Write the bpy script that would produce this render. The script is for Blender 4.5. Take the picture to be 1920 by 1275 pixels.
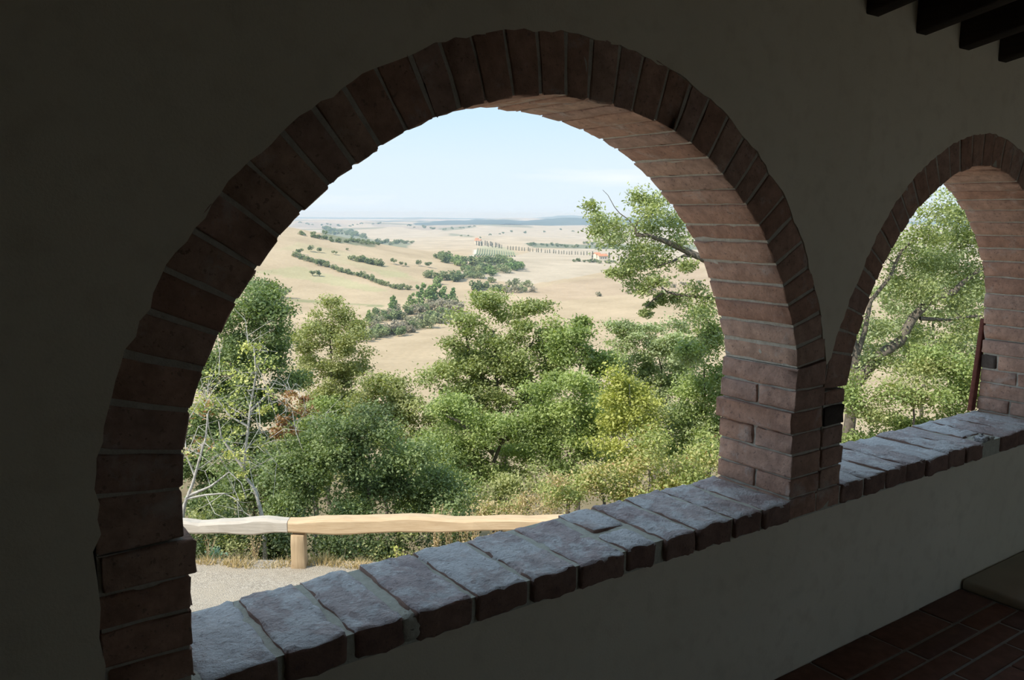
import bpy, bmesh, math, random
import numpy as np
from mathutils import Vector, Matrix
from mathutils.geometry import tessellate_polygon

# ------------------------------------------------------------------ reset
for o in list(bpy.data.objects):
    bpy.data.objects.remove(o)
SC = bpy.context.scene
COL = SC.collection
random.seed(7)
RNG = np.random.default_rng(11)

# ------------------------------------------------------------------ camera
# world frame: X along the arcaded wall, Y outwards through it, Z up; porch floor at z = 0
FPX, PITCH, YAW, ROLL = 1566.825, 0.148725, 0.613009, 0.005288
CAM = np.array([-1.25015, -1.54201, 1.46110])
_fw = np.array([math.sin(YAW) * math.cos(PITCH), math.cos(YAW) * math.cos(PITCH), -math.sin(PITCH)])
_r0 = np.array([math.cos(YAW), -math.sin(YAW), 0.0])
_u0 = np.cross(_r0, _fw)
_rt = _r0 * math.cos(ROLL) + _u0 * math.sin(ROLL)
_up = -_r0 * math.sin(ROLL) + _u0 * math.cos(ROLL)
cam_data = bpy.data.cameras.new('camera')
cam_data.sensor_width = 36.0
cam_data.lens = FPX / 1920 * 36.0
cam_data.clip_start = 0.05
cam_data.clip_end = 40000
cam = bpy.data.objects.new('camera', cam_data)
COL.objects.link(cam)
cam.matrix_world = Matrix(((_rt[0], _up[0], -_fw[0], CAM[0]), (_rt[1], _up[1], -_fw[1], CAM[1]),
                           (_rt[2], _up[2], -_fw[2], CAM[2]), (0, 0, 0, 1)))
SC.camera = cam

# ------------------------------------------------------------------ light
SC.view_settings.view_transform = 'Standard'
SC.view_settings.look = 'None'
SC.view_settings.gamma = 1.0
SC.view_settings.use_curve_mapping = False
SC.view_settings.exposure = 0.26
SC.cycles.max_bounces = 9
SC.cycles.diffuse_bounces = 6
SC.cycles.glossy_bounces = 2
SC.cycles.transmission_bounces = 3
SC.cycles.transparent_max_bounces = 12
SC.cycles.volume_bounces = 0
SC.cycles.caustics_reflective = False
SC.cycles.caustics_refractive = False
SC.cycles.use_denoising = True

SUN_AZ = math.radians(181)      # from +X towards +Y: the sun stands along -X, a little behind the wall
SUN_EL = math.radians(46)
sun_dir = Vector((math.cos(SUN_AZ) * math.cos(SUN_EL), math.sin(SUN_AZ) * math.cos(SUN_EL), math.sin(SUN_EL)))
sl = bpy.data.lights.new('sun', 'SUN')
sl.energy = 4.6
sl.color = (1.0, 0.94, 0.83)
sl.angle = math.radians(0.55)
so = bpy.data.objects.new('sun', sl)
COL.objects.link(so)
so.rotation_euler = sun_dir.to_track_quat('Z', 'Y').to_euler()
so.location = (-20, -10, 30)

world = bpy.data.worlds.new('sky')
SC.world = world
world.use_nodes = True
wn, wl = world.node_tree.nodes, world.node_tree.links
wn.clear()
w_out = wn.new('ShaderNodeOutputWorld')
w_bg = wn.new('ShaderNodeBackground')
w_tc = wn.new('ShaderNodeTexCoord')
w_sep = wn.new('ShaderNodeSeparateXYZ')
w_ramp = wn.new('ShaderNodeValToRGB')
wl.new(w_tc.outputs['Generated'], w_sep.inputs[0])
wl.new(w_sep.outputs['Z'], w_ramp.inputs[0])
cr = w_ramp.color_ramp
cr.elements[0].position = 0.0
cr.elements[0].color = (0.73, 0.83, 0.92, 1)
cr.elements[1].position = 1.0
cr.elements[1].color = (0.53, 0.74, 0.98, 1)
for pos, c in ((0.06, (0.69, 0.82, 0.94)), (0.14, (0.54, 0.76, 0.96)), (0.45, (0.54, 0.755, 0.97))):
    e = cr.elements.new(pos)
    e.color = c + (1,)
w_map = wn.new('ShaderNodeMapping')
w_map.inputs['Scale'].default_value = (5.0, 5.0, 34.0)
wl.new(w_tc.outputs['Generated'], w_map.inputs[0])
w_noise = wn.new('ShaderNodeTexNoise')
w_noise.inputs['Scale'].default_value = 1.0
w_noise.inputs['Detail'].default_value = 6
wl.new(w_map.outputs[0], w_noise.inputs['Vector'])
w_cr = wn.new('ShaderNodeValToRGB')          # thin wisps of cloud
w_cr.color_ramp.elements[0].position = 0.56
w_cr.color_ramp.elements[0].color = (0, 0, 0, 1)
w_cr.color_ramp.elements[1].position = 0.78
w_cr.color_ramp.elements[1].color = (0.55, 0.55, 0.55, 1)
wl.new(w_noise.outputs['Fac'], w_cr.inputs[0])
w_mix = wn.new('ShaderNodeMix')
w_mix.data_type = 'RGBA'
wl.new(w_cr.outputs[0], w_mix.inputs['Factor'])
wl.new(w_ramp.outputs[0], w_mix.inputs['A'])
w_mix.inputs['B'].default_value = (0.93, 0.95, 0.99, 1)
wl.new(w_mix.outputs['Result'], w_bg.inputs['Color'])
w_bg.inputs['Strength'].default_value = 0.94
wl.new(w_bg.outputs[0], w_out.inputs['Surface'])


# ------------------------------------------------------------------ projection helpers (pixels of the 1920 x 1275 frame)
def ray(x, y):
    d = _fw * FPX + _rt * (x - 960.0) - _up * (y - 637.5)
    return d


FH = np.array([math.sin(YAW), math.cos(YAW), 0.0])      # horizontal forward
RH = np.array([math.cos(YAW), -math.sin(YAW), 0.0])     # horizontal right


def at(x, y, v):
    """point seen at pixel (x, y), v metres ahead of the camera"""
    d = ray(x, y)
    return CAM + d * (v / (d @ FH))


def on_z(x, y, z):
    d = ray(x, y)
    return CAM + d * ((z - CAM[2]) / d[2])


def to_uv(p):
    q = np.asarray(p)[..., :2] - CAM[:2]
    return q @ RH[:2], q @ FH[:2]


def from_uv(u, v, z):
    return np.array([CAM[0] + u * RH[0] + v * FH[0], CAM[1] + u * RH[1] + v * FH[1], z])


# ------------------------------------------------------------------ object helpers
def wloc(o):
    p = np.zeros(3)
    while o is not None:
        p += np.array(o.location)
        o = o.parent
    return p


def set_props(o, label=None, cat=None, group=None, kind=None):
    if label: o['label'] = label
    if cat: o['category'] = cat
    if group: o['group'] = group
    if kind: o['kind'] = kind
    return o


def empty(name, loc, label=None, cat=None, group=None, kind=None):
    o = bpy.data.objects.new(name, None)
    o.empty_display_size = 0.1
    COL.objects.link(o)
    o.location = tuple(loc)
    return set_props(o, label, cat, group, kind)


def mesh_np(name, V, F, cols=None, smooth=True):
    """F: (n, k) int array of equal-size faces or a list of index lists"""
    me = bpy.data.meshes.new(name)
    V = np.asarray(V, np.float32)
    if isinstance(F, np.ndarray):
        n, k = F.shape
        me.vertices.add(len(V))
        me.vertices.foreach_set('co', V.ravel())
        me.loops.add(n * k)
        me.loops.foreach_set('vertex_index', F.astype(np.int32).ravel())
        me.polygons.add(n)
        me.polygons.foreach_set('loop_start', np.arange(0, n * k, k, dtype=np.int32))
        me.polygons.foreach_set('loop_total', np.full(n, k, np.int32))
        me.update(calc_edges=True)
    else:
        me.from_pydata([tuple(map(float, v)) for v in V], [], F)
        me.update()
    if smooth:
        me.polygons.foreach_set('use_smooth', np.ones(len(me.polygons), bool))
    if cols is not None:
        a = me.color_attributes.new('Col', 'FLOAT_COLOR', 'POINT')
        c4 = np.ones((len(V), 4), np.float32)
        c4[:, :3] = cols
        a.data.foreach_set('color', c4.ravel())
    return me


def put(name, V, F, mat, parent=None, cols=None, smooth=True, origin=None):
    """one mesh object from world-space vertices"""
    V = np.asarray(V, float)
    if origin is None:
        origin = np.zeros(3) if parent is None else wloc(parent)
    origin = np.asarray(origin, float)
    me = mesh_np(name, V - origin, F, cols, smooth)
    me.materials.append(mat)
    o = bpy.data.objects.new(name, me)
    COL.objects.link(o)
    if parent is not None:
        o.parent = parent
        o.location = tuple(origin - wloc(parent))
    else:
        o.location = tuple(origin)
    return o


# ------------------------------------------------------------------ materials
def new_mat(name):
    m = bpy.data.materials.new(name)
    m.use_nodes = True
    nt = m.node_tree
    nt.nodes.clear()
    out = nt.nodes.new('ShaderNodeOutputMaterial')
    return m, nt, out


class NT:
    """tiny helper for wiring nodes"""
    def __init__(s, name, rough=0.9, spec=0.2):
        s.m, s.nt, s.out = new_mat(name)
        s.b = s.nt.nodes.new('ShaderNodeBsdfPrincipled')
        s.b.inputs['Roughness'].default_value = rough
        s.b.inputs['Specular IOR Level'].default_value = spec
        s.nt.links.new(s.b.outputs[0], s.out.inputs['Surface'])
        s.tc = s.nt.nodes.new('ShaderNodeTexCoord')
        g = s.nt.nodes.new('ShaderNodeNewGeometry')
        s.pos = g.outputs['Position']
        s.obj = s.tc.outputs['Object']

    def link(s, a, b): s.nt.links.new(a, b)

    def noise(s, scale, detail=4, rough=0.55, vec=None, dist=0.0):
        n = s.nt.nodes.new('ShaderNodeTexNoise')
        n.inputs['Scale'].default_value = scale
        n.inputs['Detail'].default_value = detail
        n.inputs['Roughness'].default_value = rough
        n.inputs['Distortion'].default_value = dist
        s.link(vec if vec is not None else s.pos, n.inputs['Vector'])
        return n.outputs['Fac']

    def voronoi(s, scale, feature='F1', vec=None, out='Distance'):
        n = s.nt.nodes.new('ShaderNodeTexVoronoi')
        n.feature = feature
        n.inputs['Scale'].default_value = scale
        s.link(vec if vec is not None else s.pos, n.inputs['Vector'])
        return n.outputs[out]

    def scaled(s, sc, vec=None):
        n = s.nt.nodes.new('ShaderNodeMapping')
        n.inputs['Scale'].default_value = sc
        s.link(vec if vec is not None else s.pos, n.inputs['Vector'])
        return n.outputs[0]

    def ramp(s, fac, stops):
        n = s.nt.nodes.new('ShaderNodeValToRGB')
        el = n.color_ramp.elements
        el[0].position, el[0].color = stops[0][0], tuple(stops[0][1]) + (1,)
        el[1].position, el[1].color = stops[-1][0], tuple(stops[-1][1]) + (1,)
        for p, c in stops[1:-1]:
            e = el.new(p)
            e.color = tuple(c) + (1,)
        s.link(fac, n.inputs[0])
        return n.outputs[0]

    def mask(s, fac, a, b):
        n = s.nt.nodes.new('ShaderNodeMapRange')
        n.inputs['From Min'].default_value = a
        n.inputs['From Max'].default_value = b
        s.link(fac, n.inputs['Value'])
        return n.outputs[0]

    def mix(s, fac, a, b, blend='MIX'):
        n = s.nt.nodes.new('ShaderNodeMix')
        n.data_type = 'RGBA'
        n.blend_type = blend
        for sock, val in (('Factor', fac), ('A', a), ('B', b)):
            if isinstance(val, (int, float)):
                n.inputs[sock].default_value = val
            elif isinstance(val, tuple):
                n.inputs[sock].default_value = val + (1,)
            else:
                s.link(val, n.inputs[sock])
        return n.outputs['Result']

    def math(s, op, a, b=0.0):
        n = s.nt.nodes.new('ShaderNodeMath')
        n.operation = op
        for i, val in enumerate((a, b)):
            if isinstance(val, (int, float)):
                n.inputs[i].default_value = val
            else:
                s.link(val, n.inputs[i])
        return n.outputs[0]

    def color(s, c): s.link(c, s.b.inputs['Base Color'])

    def bump(s, h, strength=0.5, dist=0.01):
        n = s.nt.nodes.new('ShaderNodeBump')
        n.inputs['Strength'].default_value = strength
        n.inputs['Distance'].default_value = dist
        s.link(h, n.inputs['Height'])
        s.link(n.outputs[0], s.b.inputs['Normal'])

    def rnd(s):
        n = s.nt.nodes.new('ShaderNodeObjectInfo')
        return n.outputs['Random']

    def attr(s):
        n = s.nt.nodes.new('ShaderNodeAttribute')
        n.attribute_name = 'Col'
        return n.outputs['Color']


def mat_plaster():
    t = NT('plaster', 0.95, 0.1)
    c = t.ramp(t.noise(1.7, 5), [(0.3, (0.74, 0.665, 0.53)), (0.7, (0.82, 0.74, 0.60))])
    c = t.mix(t.mask(t.noise(14, 4), 0.5, 0.75), c, (0.70, 0.62, 0.49))
    t.color(c)
    t.bump(t.noise(160, 3), 0.25, 0.004)
    return t.m


def mat_brick(name, stops, lime=(0.62, 0.70), limecol=(0.58, 0.54, 0.50), bump=0.6, spec=0.25, rough=0.85, deep=0.008):
    t = NT(name, rough, spec)
    base = t.ramp(t.rnd(), stops)
    mott = t.ramp(t.noise(26, 6, 0.65), [(0.25, (0.62, 0.60, 0.60)), (0.75, (1.22, 1.18, 1.15))])
    c = t.mix(1.0, base, mott, 'MULTIPLY')
    pits = t.mask(t.noise(80, 4, 0.7), 0.38, 0.33)
    c = t.mix(t.math('MULTIPLY', pits, 0.6), c, (0.10, 0.065, 0.055))
    l = t.mask(t.noise(9, 7, 0.68, dist=0.4), *lime)
    c = t.mix(t.math('MULTIPLY', l, 0.75), c, limecol)
    c = t.mix(t.math('MULTIPLY', t.mask(t.noise(70, 3, 0.6), 0.37, 0.33), 0.55), c, (0.16, 0.11, 0.10))
    t.color(c)
    h = t.math('ADD', t.math('MULTIPLY', t.noise(60, 6, 0.7), 1.0), t.math('MULTIPLY', t.noise(14, 3), 0.8))
    t.bump(h, bump, deep)
    return t.m


def mat_mortar(name='mortar', a=(0.44, 0.40, 0.33), b=(0.64, 0.60, 0.53)):
    t = NT(name, 0.95, 0.1)
    t.color(t.ramp(t.noise(45, 6, 0.7), [(0.3, a), (0.7, b)]))
    t.bump(t.noise(130, 5, 0.7), 0.7, 0.006)
    return t.m


def mat_tile():
    t = NT('floor_tile', 0.75, 0.25)
    base = t.ramp(t.rnd(), [(0.0, (0.16, 0.075, 0.05)), (0.5, (0.21, 0.10, 0.07)), (1.0, (0.14, 0.08, 0.065))])
    c = t.mix(1.0, base, t.ramp(t.noise(22, 5), [(0.3, (0.75, 0.75, 0.75)), (0.7, (1.2, 1.2, 1.2))]), 'MULTIPLY')
    t.color(c)
    t.bump(t.noise(60, 4), 0.3, 0.004)
    return t.m


def mat_wood(name, a, b, grain=(3, 60, 60), knots=0.0, rough=0.75, knotcol=(0.25, 0.13, 0.06)):
    t = NT(name, rough, 0.2)
    v = t.scaled(grain, t.obj)
    c = t.ramp(t.noise(1.0, 6, 0.65, v, 0.6), [(0.3, a), (0.7, b)])
    if knots:
        c = t.mix(t.math('MULTIPLY', t.mask(t.voronoi(2.3, vec=t.scaled((1, 3, 3), t.obj)), 0.10, 0.02), knots), c, knotcol)
    t.color(c)
    t.bump(t.noise(1.0, 5, 0.6, v), 0.4, 0.006)
    return t.m


def mat_plain(name, a, b, scale=30, bump=0.4, rough=0.85, dist=0.006):
    t = NT(name, rough, 0.2)
    t.color(t.ramp(t.noise(scale, 5), [(0.3, a), (0.7, b)]))
    t.bump(t.noise(scale * 3, 4), bump, dist)
    return t.m


def mat_gravel():
    t = NT('gravel', 0.95, 0.1)
    cell = t.voronoi(62, out='Color')
    g = t.nt.nodes.new('ShaderNodeSeparateColor')
    t.link(cell, g.inputs[0])
    c = t.ramp(g.outputs[0], [(0.0, (0.26, 0.23, 0.195)), (0.45, (0.38, 0.34, 0.285)), (1.0, (0.52, 0.475, 0.405))])
    dust = t.ramp(t.noise(0.8, 5), [(0.35, (0.38, 0.335, 0.27)), (0.7, (0.47, 0.41, 0.33))])
    c = t.mix(t.mask(t.noise(2.2, 6, 0.7), 0.35, 0.62), c, dust)
    c = t.mix(1.0, c, (0.88, 0.86, 0.84), 'MULTIPLY')
    t.color(c)
    t.bump(t.voronoi(62), 0.5, 0.014)
    return t.m


def mat_leaf(name='leaf', trans=0.35):
    m, nt, out = new_mat(name)
    a = nt.nodes.new('ShaderNodeAttribute')
    a.attribute_name = 'Col'
    d = nt.nodes.new('ShaderNodeBsdfPrincipled')
    d.inputs['Roughness'].default_value = 0.55
    d.inputs['Specular IOR Level'].default_value = 0.35
    tr = nt.nodes.new('ShaderNodeBsdfTranslucent')
    mul = nt.nodes.new('ShaderNodeMix')
    mul.data_type = 'RGBA'
    mul.blend_type = 'MULTIPLY'
    mul.inputs['Factor'].default_value = 1.0
    mul.inputs['B'].default_value = (1.25, 1.35, 0.55, 1)
    mx = nt.nodes.new('ShaderNodeMixShader')
    mx.inputs[0].default_value = trans
    nt.links.new(a.outputs['Color'], d.inputs['Base Color'])
    nt.links.new(a.outputs['Color'], mul.inputs['A'])
    nt.links.new(mul.outputs['Result'], tr.inputs['Color'])
    nt.links.new(d.outputs[0], mx.inputs[1])
    nt.links.new(tr.outputs[0], mx.inputs[2])
    nt.links.new(mx.outputs[0], out.inputs['Surface'])
    return m


def mat_far_leaf(name, stops):
    t = NT(name, 0.9, 0.05)
    c = t.mix(1.0, t.ramp(t.rnd(), stops), t.attr(), 'MULTIPLY')
    t.color(c)
    tr = t.nt.nodes.new('ShaderNodeBsdfTranslucent')
    t.link(c, tr.inputs['Color'])
    mx = t.nt.nodes.new('ShaderNodeMixShader')
    mx.inputs[0].default_value = 0.35
    t.link(t.b.outputs[0], mx.inputs[1])
    t.link(tr.outputs[0], mx.inputs[2])
    t.link(mx.outputs[0], t.out.inputs['Surface'])
    return t.m


def mat_terrain():
    t = NT('dry_fields', 1.0, 0.0)
    c = t.attr()
    n1 = t.ramp(t.noise(0.02, 6, 0.6), [(0.3, (0.80, 0.79, 0.76)), (0.7, (1.12, 1.12, 1.12))])
    c = t.mix(1.0, c, n1, 'MULTIPLY')
    n2 = t.ramp(t.noise(0.5, 5, 0.7), [(0.3, (0.85, 0.85, 0.82)), (0.7, (1.1, 1.1, 1.1))])
    c = t.mix(0.7, c, n2, 'MULTIPLY')
    c = t.mix(1.0, c, (0.87, 0.86, 0.85), 'MULTIPLY')
    t.color(c)
    return t.m


M_PLASTER = mat_plaster()
M_BRICK = mat_brick('arch_brick', [(0.0, (0.43, 0.26, 0.195)), (0.35, (0.51, 0.325, 0.245)), (0.7, (0.45, 0.305, 0.25)), (1.0, (0.56, 0.385, 0.295))], lime=(0.56, 0.76), limecol=(0.58, 0.53, 0.49), bump=0.55)
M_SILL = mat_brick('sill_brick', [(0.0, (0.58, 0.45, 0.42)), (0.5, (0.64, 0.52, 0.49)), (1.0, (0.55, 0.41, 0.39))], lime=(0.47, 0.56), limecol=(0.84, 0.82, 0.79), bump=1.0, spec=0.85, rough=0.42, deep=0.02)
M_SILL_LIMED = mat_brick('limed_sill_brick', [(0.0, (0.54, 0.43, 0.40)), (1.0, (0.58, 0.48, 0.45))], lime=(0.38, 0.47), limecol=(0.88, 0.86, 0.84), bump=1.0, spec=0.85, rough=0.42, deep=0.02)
M_BRICK_SHADED = mat_brick('shaded_brick', [(0.0, (0.25, 0.16, 0.13)), (1.0, (0.32, 0.21, 0.17))], lime=(0.7, 0.85))  # brick colour darkened to stand for shade on the sill sides
M_BLACK = mat_brick('sooty_brick', [(0.0, (0.09, 0.075, 0.065)), (1.0, (0.12, 0.10, 0.085))], lime=(0.66, 0.8), limecol=(0.3, 0.28, 0.26))
M_MORTAR = mat_mortar()
M_MORTAR_SILL = mat_mortar('sill_mortar', (0.46, 0.445, 0.36), (0.64, 0.62, 0.53))
M_TILE = mat_tile()
M_GROUT = mat_mortar('floor_grout', (0.30, 0.28, 0.25), (0.42, 0.40, 0.36))
M_BEAM = mat_wood('dark_beam', (0.025, 0.018, 0.013), (0.06, 0.043, 0.03), grain=(30, 2, 30))
M_RAILG = mat_wood('weathered_rail', (0.40, 0.35, 0.29), (0.55, 0.49, 0.42), knots=0.5)
M_RAILN = mat_wood('new_rail', (0.46, 0.32, 0.19), (0.60, 0.45, 0.29), knots=0.8)
M_POST = mat_wood('fence_post', (0.37, 0.26, 0.155), (0.49, 0.36, 0.225), grain=(50, 50, 3), knots=0.3)
M_GRAVEL = mat_gravel()
M_BARK = mat_plain('bark', (0.085, 0.07, 0.055), (0.20, 0.17, 0.14), 24, 0.8)
M_PALEBARK = mat_plain('pale_bark', (0.30, 0.28, 0.25), (0.56, 0.53, 0.49), 20, 0.5)
M_LEAF = mat_leaf()
M_DRY = mat_leaf('dry_leaf', 0.25)
M_RUST = mat_plain('rust', (0.13, 0.045, 0.035), (0.20, 0.075, 0.055), 40, 0.5)
M_CEMENT = mat_plain('cement', (0.42, 0.38, 0.30), (0.48, 0.43, 0.35), 6, 0.2)
M_TERRAIN = mat_terrain()


# ------------------------------------------------------------------ terrain
_kv = np.array([0, 9.2, 9.8, 11.5, 14, 20, 30, 45, 80, 150, 300, 430, 560, 2200, 3500, 5000, 7500, 12500], float)
_kz = np.array([-2.52, -2.52, -2.95, -3.9, -4.9, -7.0, -9.9, -13.4, -21, -34.5, -51, -56, -57.5, -58, -57, -54, -50, -62], float)


def sstep(a, b, x):
    t = np.clip((x - a) / (b - a), 0, 1)
    return t * t * (3 - 2 * t)


def ground(u, v):
    """height of the land at camera-aligned coordinates (metres)"""
    u = np.asarray(u, float)
    v = np.asarray(v, float)
    z = np.interp(v, _kv, _kz)
    z = z + 60 * np.exp(-0.5 * (((u + 335) / 170) ** 2 + ((v - 760) / 165) ** 2))
    z = z + 14 * np.exp(-0.5 * (((u - 230) / 230) ** 2 + ((v - 930) / 150) ** 2))
    z = z + 9 * np.exp(-0.5 * (((u - 160) / 90) ** 2 + ((v - 480) / 110) ** 2))
    z = z + 15 * np.exp(-0.5 * (((u + 50) / 170) ** 2 + ((v - 1780) / 170) ** 2))
    z = z + 6 * np.exp(-0.5 * (((u - 10) / 90) ** 2 + ((v - 1250) / 120) ** 2))
    f = sstep(2000, 3600, v)
    z = z + f * (11 * np.sin(u / 420 + 1.3) * np.sin(v / 540 + u / 2100) + 9 * np.sin(u / 260 - v / 700) * sstep(2400, 4200, v) + 12 * np.sin(u / 800 + v / 1300))
    z = z + f * 15 * np.sin(u / 300 + 0.6 * np.sin(v / 900) + 2) * np.sin(v / 430 + u / 1500 + 1)
    return z


def hit(x, y, vmin=30.0):
    """first point of the land met by the ray through a pixel"""
    d = ray(x, y)
    d = d / (d @ FH)
    v = np.exp(np.linspace(math.log(vmin), math.log(12000), 2600))
    P = CAM[None] + d[None] * v[:, None]
    u, vv = to_uv(P)
    below = P[:, 2] < ground(u, vv)
    k = int(np.argmax(below)) if below.any() else len(v) - 1
    u0, v0 = float(u[k]), float(vv[k])
    return from_uv(u0, v0, float(ground(u0, v0))), v0


def in_poly(px, py, poly):
    inside = np.zeros(px.shape, bool)
    n = len(poly)
    for i in range(n):
        x0, y0 = poly[i]
        x1, y1 = poly[(i + 1) % n]
        c = ((y0 > py) != (y1 > py)) & (px < (x1 - x0) * (py - y0) / ((y1 - y0) or 1e-9) + x0)
        inside ^= c
    return inside


AZ = np.radians(np.linspace(-44, 50, 400))
RV = np.concatenate([np.linspace(8.3, 60, 60, endpoint=False), np.exp(np.linspace(math.log(60), math.log(9200), 520))])
RR, AA = np.meshgrid(RV, AZ, indexing='ij')
U, V_ = RR * np.tan(AA), RR
Zt = ground(U, V_)
Zt += 0.10 * np.sin(U * 1.7) * np.sin(V_ * 2.1) * (V_ > 10.5) * np.clip(V_ / 40, 0, 1)
PX = CAM[0] + U * RH[0] + V_ * FH[0]
PY = CAM[1] + U * RH[1] + V_ * FH[1]
TV = np.stack([PX, PY, Zt], -1).reshape(-1, 3)
nr, na = RR.shape
ii = np.arange(nr * na).reshape(nr, na)
TF = np.stack([ii[:-1, :-1].ravel(), ii[:-1, 1:].ravel(), ii[1:, 1:].ravel(), ii[1:, :-1].ravel()], 1)
TAN = np.array((0.54, 0.425, 0.29))
PALE = np.array((0.56, 0.475, 0.37))
BROWN = np.array((0.50, 0.375, 0.27))
GREENISH = np.array((0.44, 0.43, 0.24))
PINKISH = np.array((0.60, 0.50, 0.42))
tc = np.tile(TAN, (len(TV), 1))
uu, vv_ = U.ravel(), V_.ravel()
far = sstep(1100, 1900, vv_)[:, None]
tc = tc * (1 - far) + PALE * far
pat = np.sin(uu / 330 + np.sin(vv_ / 410) * 2) * np.sin(vv_ / 290 + uu / 900)
m = sstep(2300, 3000, vv_)[:, None]
tc = tc * (1 - 0.45 * m * (pat > 0.25)[:, None]) + np.array((0.50, 0.40, 0.33)) * 0.45 * m * (pat > 0.25)[:, None]
dk = (np.sin(uu / 170 + 2) * np.sin(vv_ / 230 + np.sin(uu / 350) * 2) > 0.62) & (vv_ > 2300)
tc[dk] = tc[dk] * 0.45 + np.array((0.16, 0.19, 0.13)) * 0.55


def paint(poly_px, col, k=1.0):
    pts = []
    for x, y in poly_px:
        p, _ = hit(x, y)
        pts.append(to_uv(p))
    s = in_poly(uu, vv_, pts)
    tc[s] = tc[s] * (1 - k) + np.array(col) * k


paint([(985, 535), (1180, 500), (1400, 480), (1400, 430), (1000, 470), (860, 512)], PALE, 0.9)
paint([(985, 548), (1040, 533), (1130, 520), (1300, 500), (1400, 540), (1250, 548), (1120, 556), (1010, 572)], BROWN, 0.55)
paint([(560, 500), (640, 520), (730, 545), (700, 548), (600, 530), (480, 510)], GREENISH, 0.55)
paint([(690, 503), (760, 512), (770, 520), (720, 520)], GREENISH, 0.5)
paint([(520, 470), (560, 470), (700, 510), (790, 530), (740, 500), (640, 470), (560, 455)], GREENISH, 0.3)
paint([(480, 560), (560, 566), (720, 576), (720, 572), (560, 561), (480, 556)], (0.25, 0.28, 0.14), 0.7)
paint([(883, 484), (893, 456), (897, 456), (890, 484)], (0.74, 0.70, 0.64), 0.9)
paint([(890, 478), (900, 461), (945, 463), (972, 476), (930, 482)], (0.42, 0.44, 0.28), 0.6)
WOODC = (0.20, 0.23, 0.15)
paint([(600, 432), (650, 426), (668, 434), (690, 446), (705, 452), (770, 455), (700, 464), (640, 456), (600, 447)], WOODC, 0.8)
paint([(700, 418), (760, 424), (820, 424), (900, 421), (890, 426), (800, 432), (770, 430), (700, 424)], (0.40, 0.34, 0.29), 0.7)
paint([(560, 416), (640, 419), (660, 424), (600, 428), (540, 425)], (0.38, 0.33, 0.29), 0.7)
paint([(985, 455), (1080, 459), (1180, 458), (1400, 458), (1400, 468), (1180, 468), (1000, 464)], WOODC, 0.85)
paint([(820, 428), (880, 424), (895, 426), (830, 434)], WOODC, 0.6)
paint([(840, 437), (880, 441), (890, 446), (870, 444)], WOODC, 0.6)
near = (1 - sstep(18, 110, vv_))[:, None]      # darker ground colour on the near slope by the trees
tc = tc * (1 - near) + np.array((0.26, 0.21, 0.13)) * near
terr = put('ground_valley', TV, TF, M_TERRAIN, cols=tc)
set_props(terr, kind='structure', label='dry rolling farmland of tan and pale fields')

# blue hills on the skyline
ax = np.linspace(-0.8, 0.9, 260)
px_ = ax * FPX + 960
ytop = np.interp(px_, [-400, 300, 540, 640, 700, 760, 800, 870, 905, 990, 1015, 1045, 1075, 1100, 1135, 1180, 1260, 1400, 2300],
                 [408, 407, 410, 411.5, 409.5, 409, 408, 410.5, 409.0, 409.5, 407, 403.5, 403.0, 404.5, 405.5, 406, 404, 406, 406])
ytop += 0.35 * np.sin(px_ / 9.0) + 0.25 * np.sin(px_ / 4.1 + 1)
prof = [(9300, None, 0.0), (9700, None, 0.35), (10300, None, 0.8), (10800, None, 1.0), (11300, None, 0.85), (12300, None, 0.0)]
HV = []
for v, _, k in prof:
    for a, yt in zip(ax, ytop):
        ztop = CAM[2] - (yt - 402.5) / FPX * 10800
        zb = -50.0
        HV.append(from_uv(a * v, v, zb + (ztop - zb) * k))
n = len(ax)
HV = np.array(HV)
foot = np.interp(px_, [-400, 540, 860, 950, 1010, 1040, 1110, 1180, 1260, 1400, 2300], [422, 421, 420, 416, 420, 424, 426, 426, 424, 426, 424])
ridge = ytop + np.interp(px_, [-400, 700, 790, 880, 1000, 1300], [12, 11, 8, 2.0, 4.0, 4.0]) + 0.5 * np.sin(px_ / 13.0 + 2) + 0.3 * np.sin(px_ / 5.3)
FV = []
for v, k in ((4300, -0.5), (4800, 0.0), (5100, 0.45), (5500, 0.85), (5800, 1.0), (6200, 0.7), (7000, 0.0)):
    for a, f0, r0 in zip(ax, foot, ridge):
        zf = CAM[2] - (f0 - 402.5) / FPX * 4800
        zr = CAM[2] - (r0 - 402.5) / FPX * 5800
        FV.append(from_uv(a * v, v, zf + (zr - zf) * k + (5 * math.sin(a * 90 + v) if 0.2 < k < 0.9 else 0)))
ii = np.arange(len(HV)).reshape(len(prof), n)
HF = np.stack([ii[:-1, :-1].ravel(), ii[:-1, 1:].ravel(), ii[1:, 1:].ravel(), ii[1:, :-1].ravel()], 1)
M_HILL = mat_plain('wooded_hill', (0.04, 0.06, 0.05), (0.07, 0.09, 0.07), 0.003, 0.0)
ii = np.arange(len(FV)).reshape(7, n)
FF = np.stack([ii[:-1, :-1].ravel(), ii[:-1, 1:].ravel(), ii[1:, 1:].ravel(), ii[1:, :-1].ravel()], 1)
set_props(put('distant_ridge', FV, FF, M_HILL), kind='structure', label='low blue ridge before the skyline hills')
set_props(put('distant_hills', HV, HF, M_HILL), kind='structure', label='blue wooded hills along the skyline')

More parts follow.
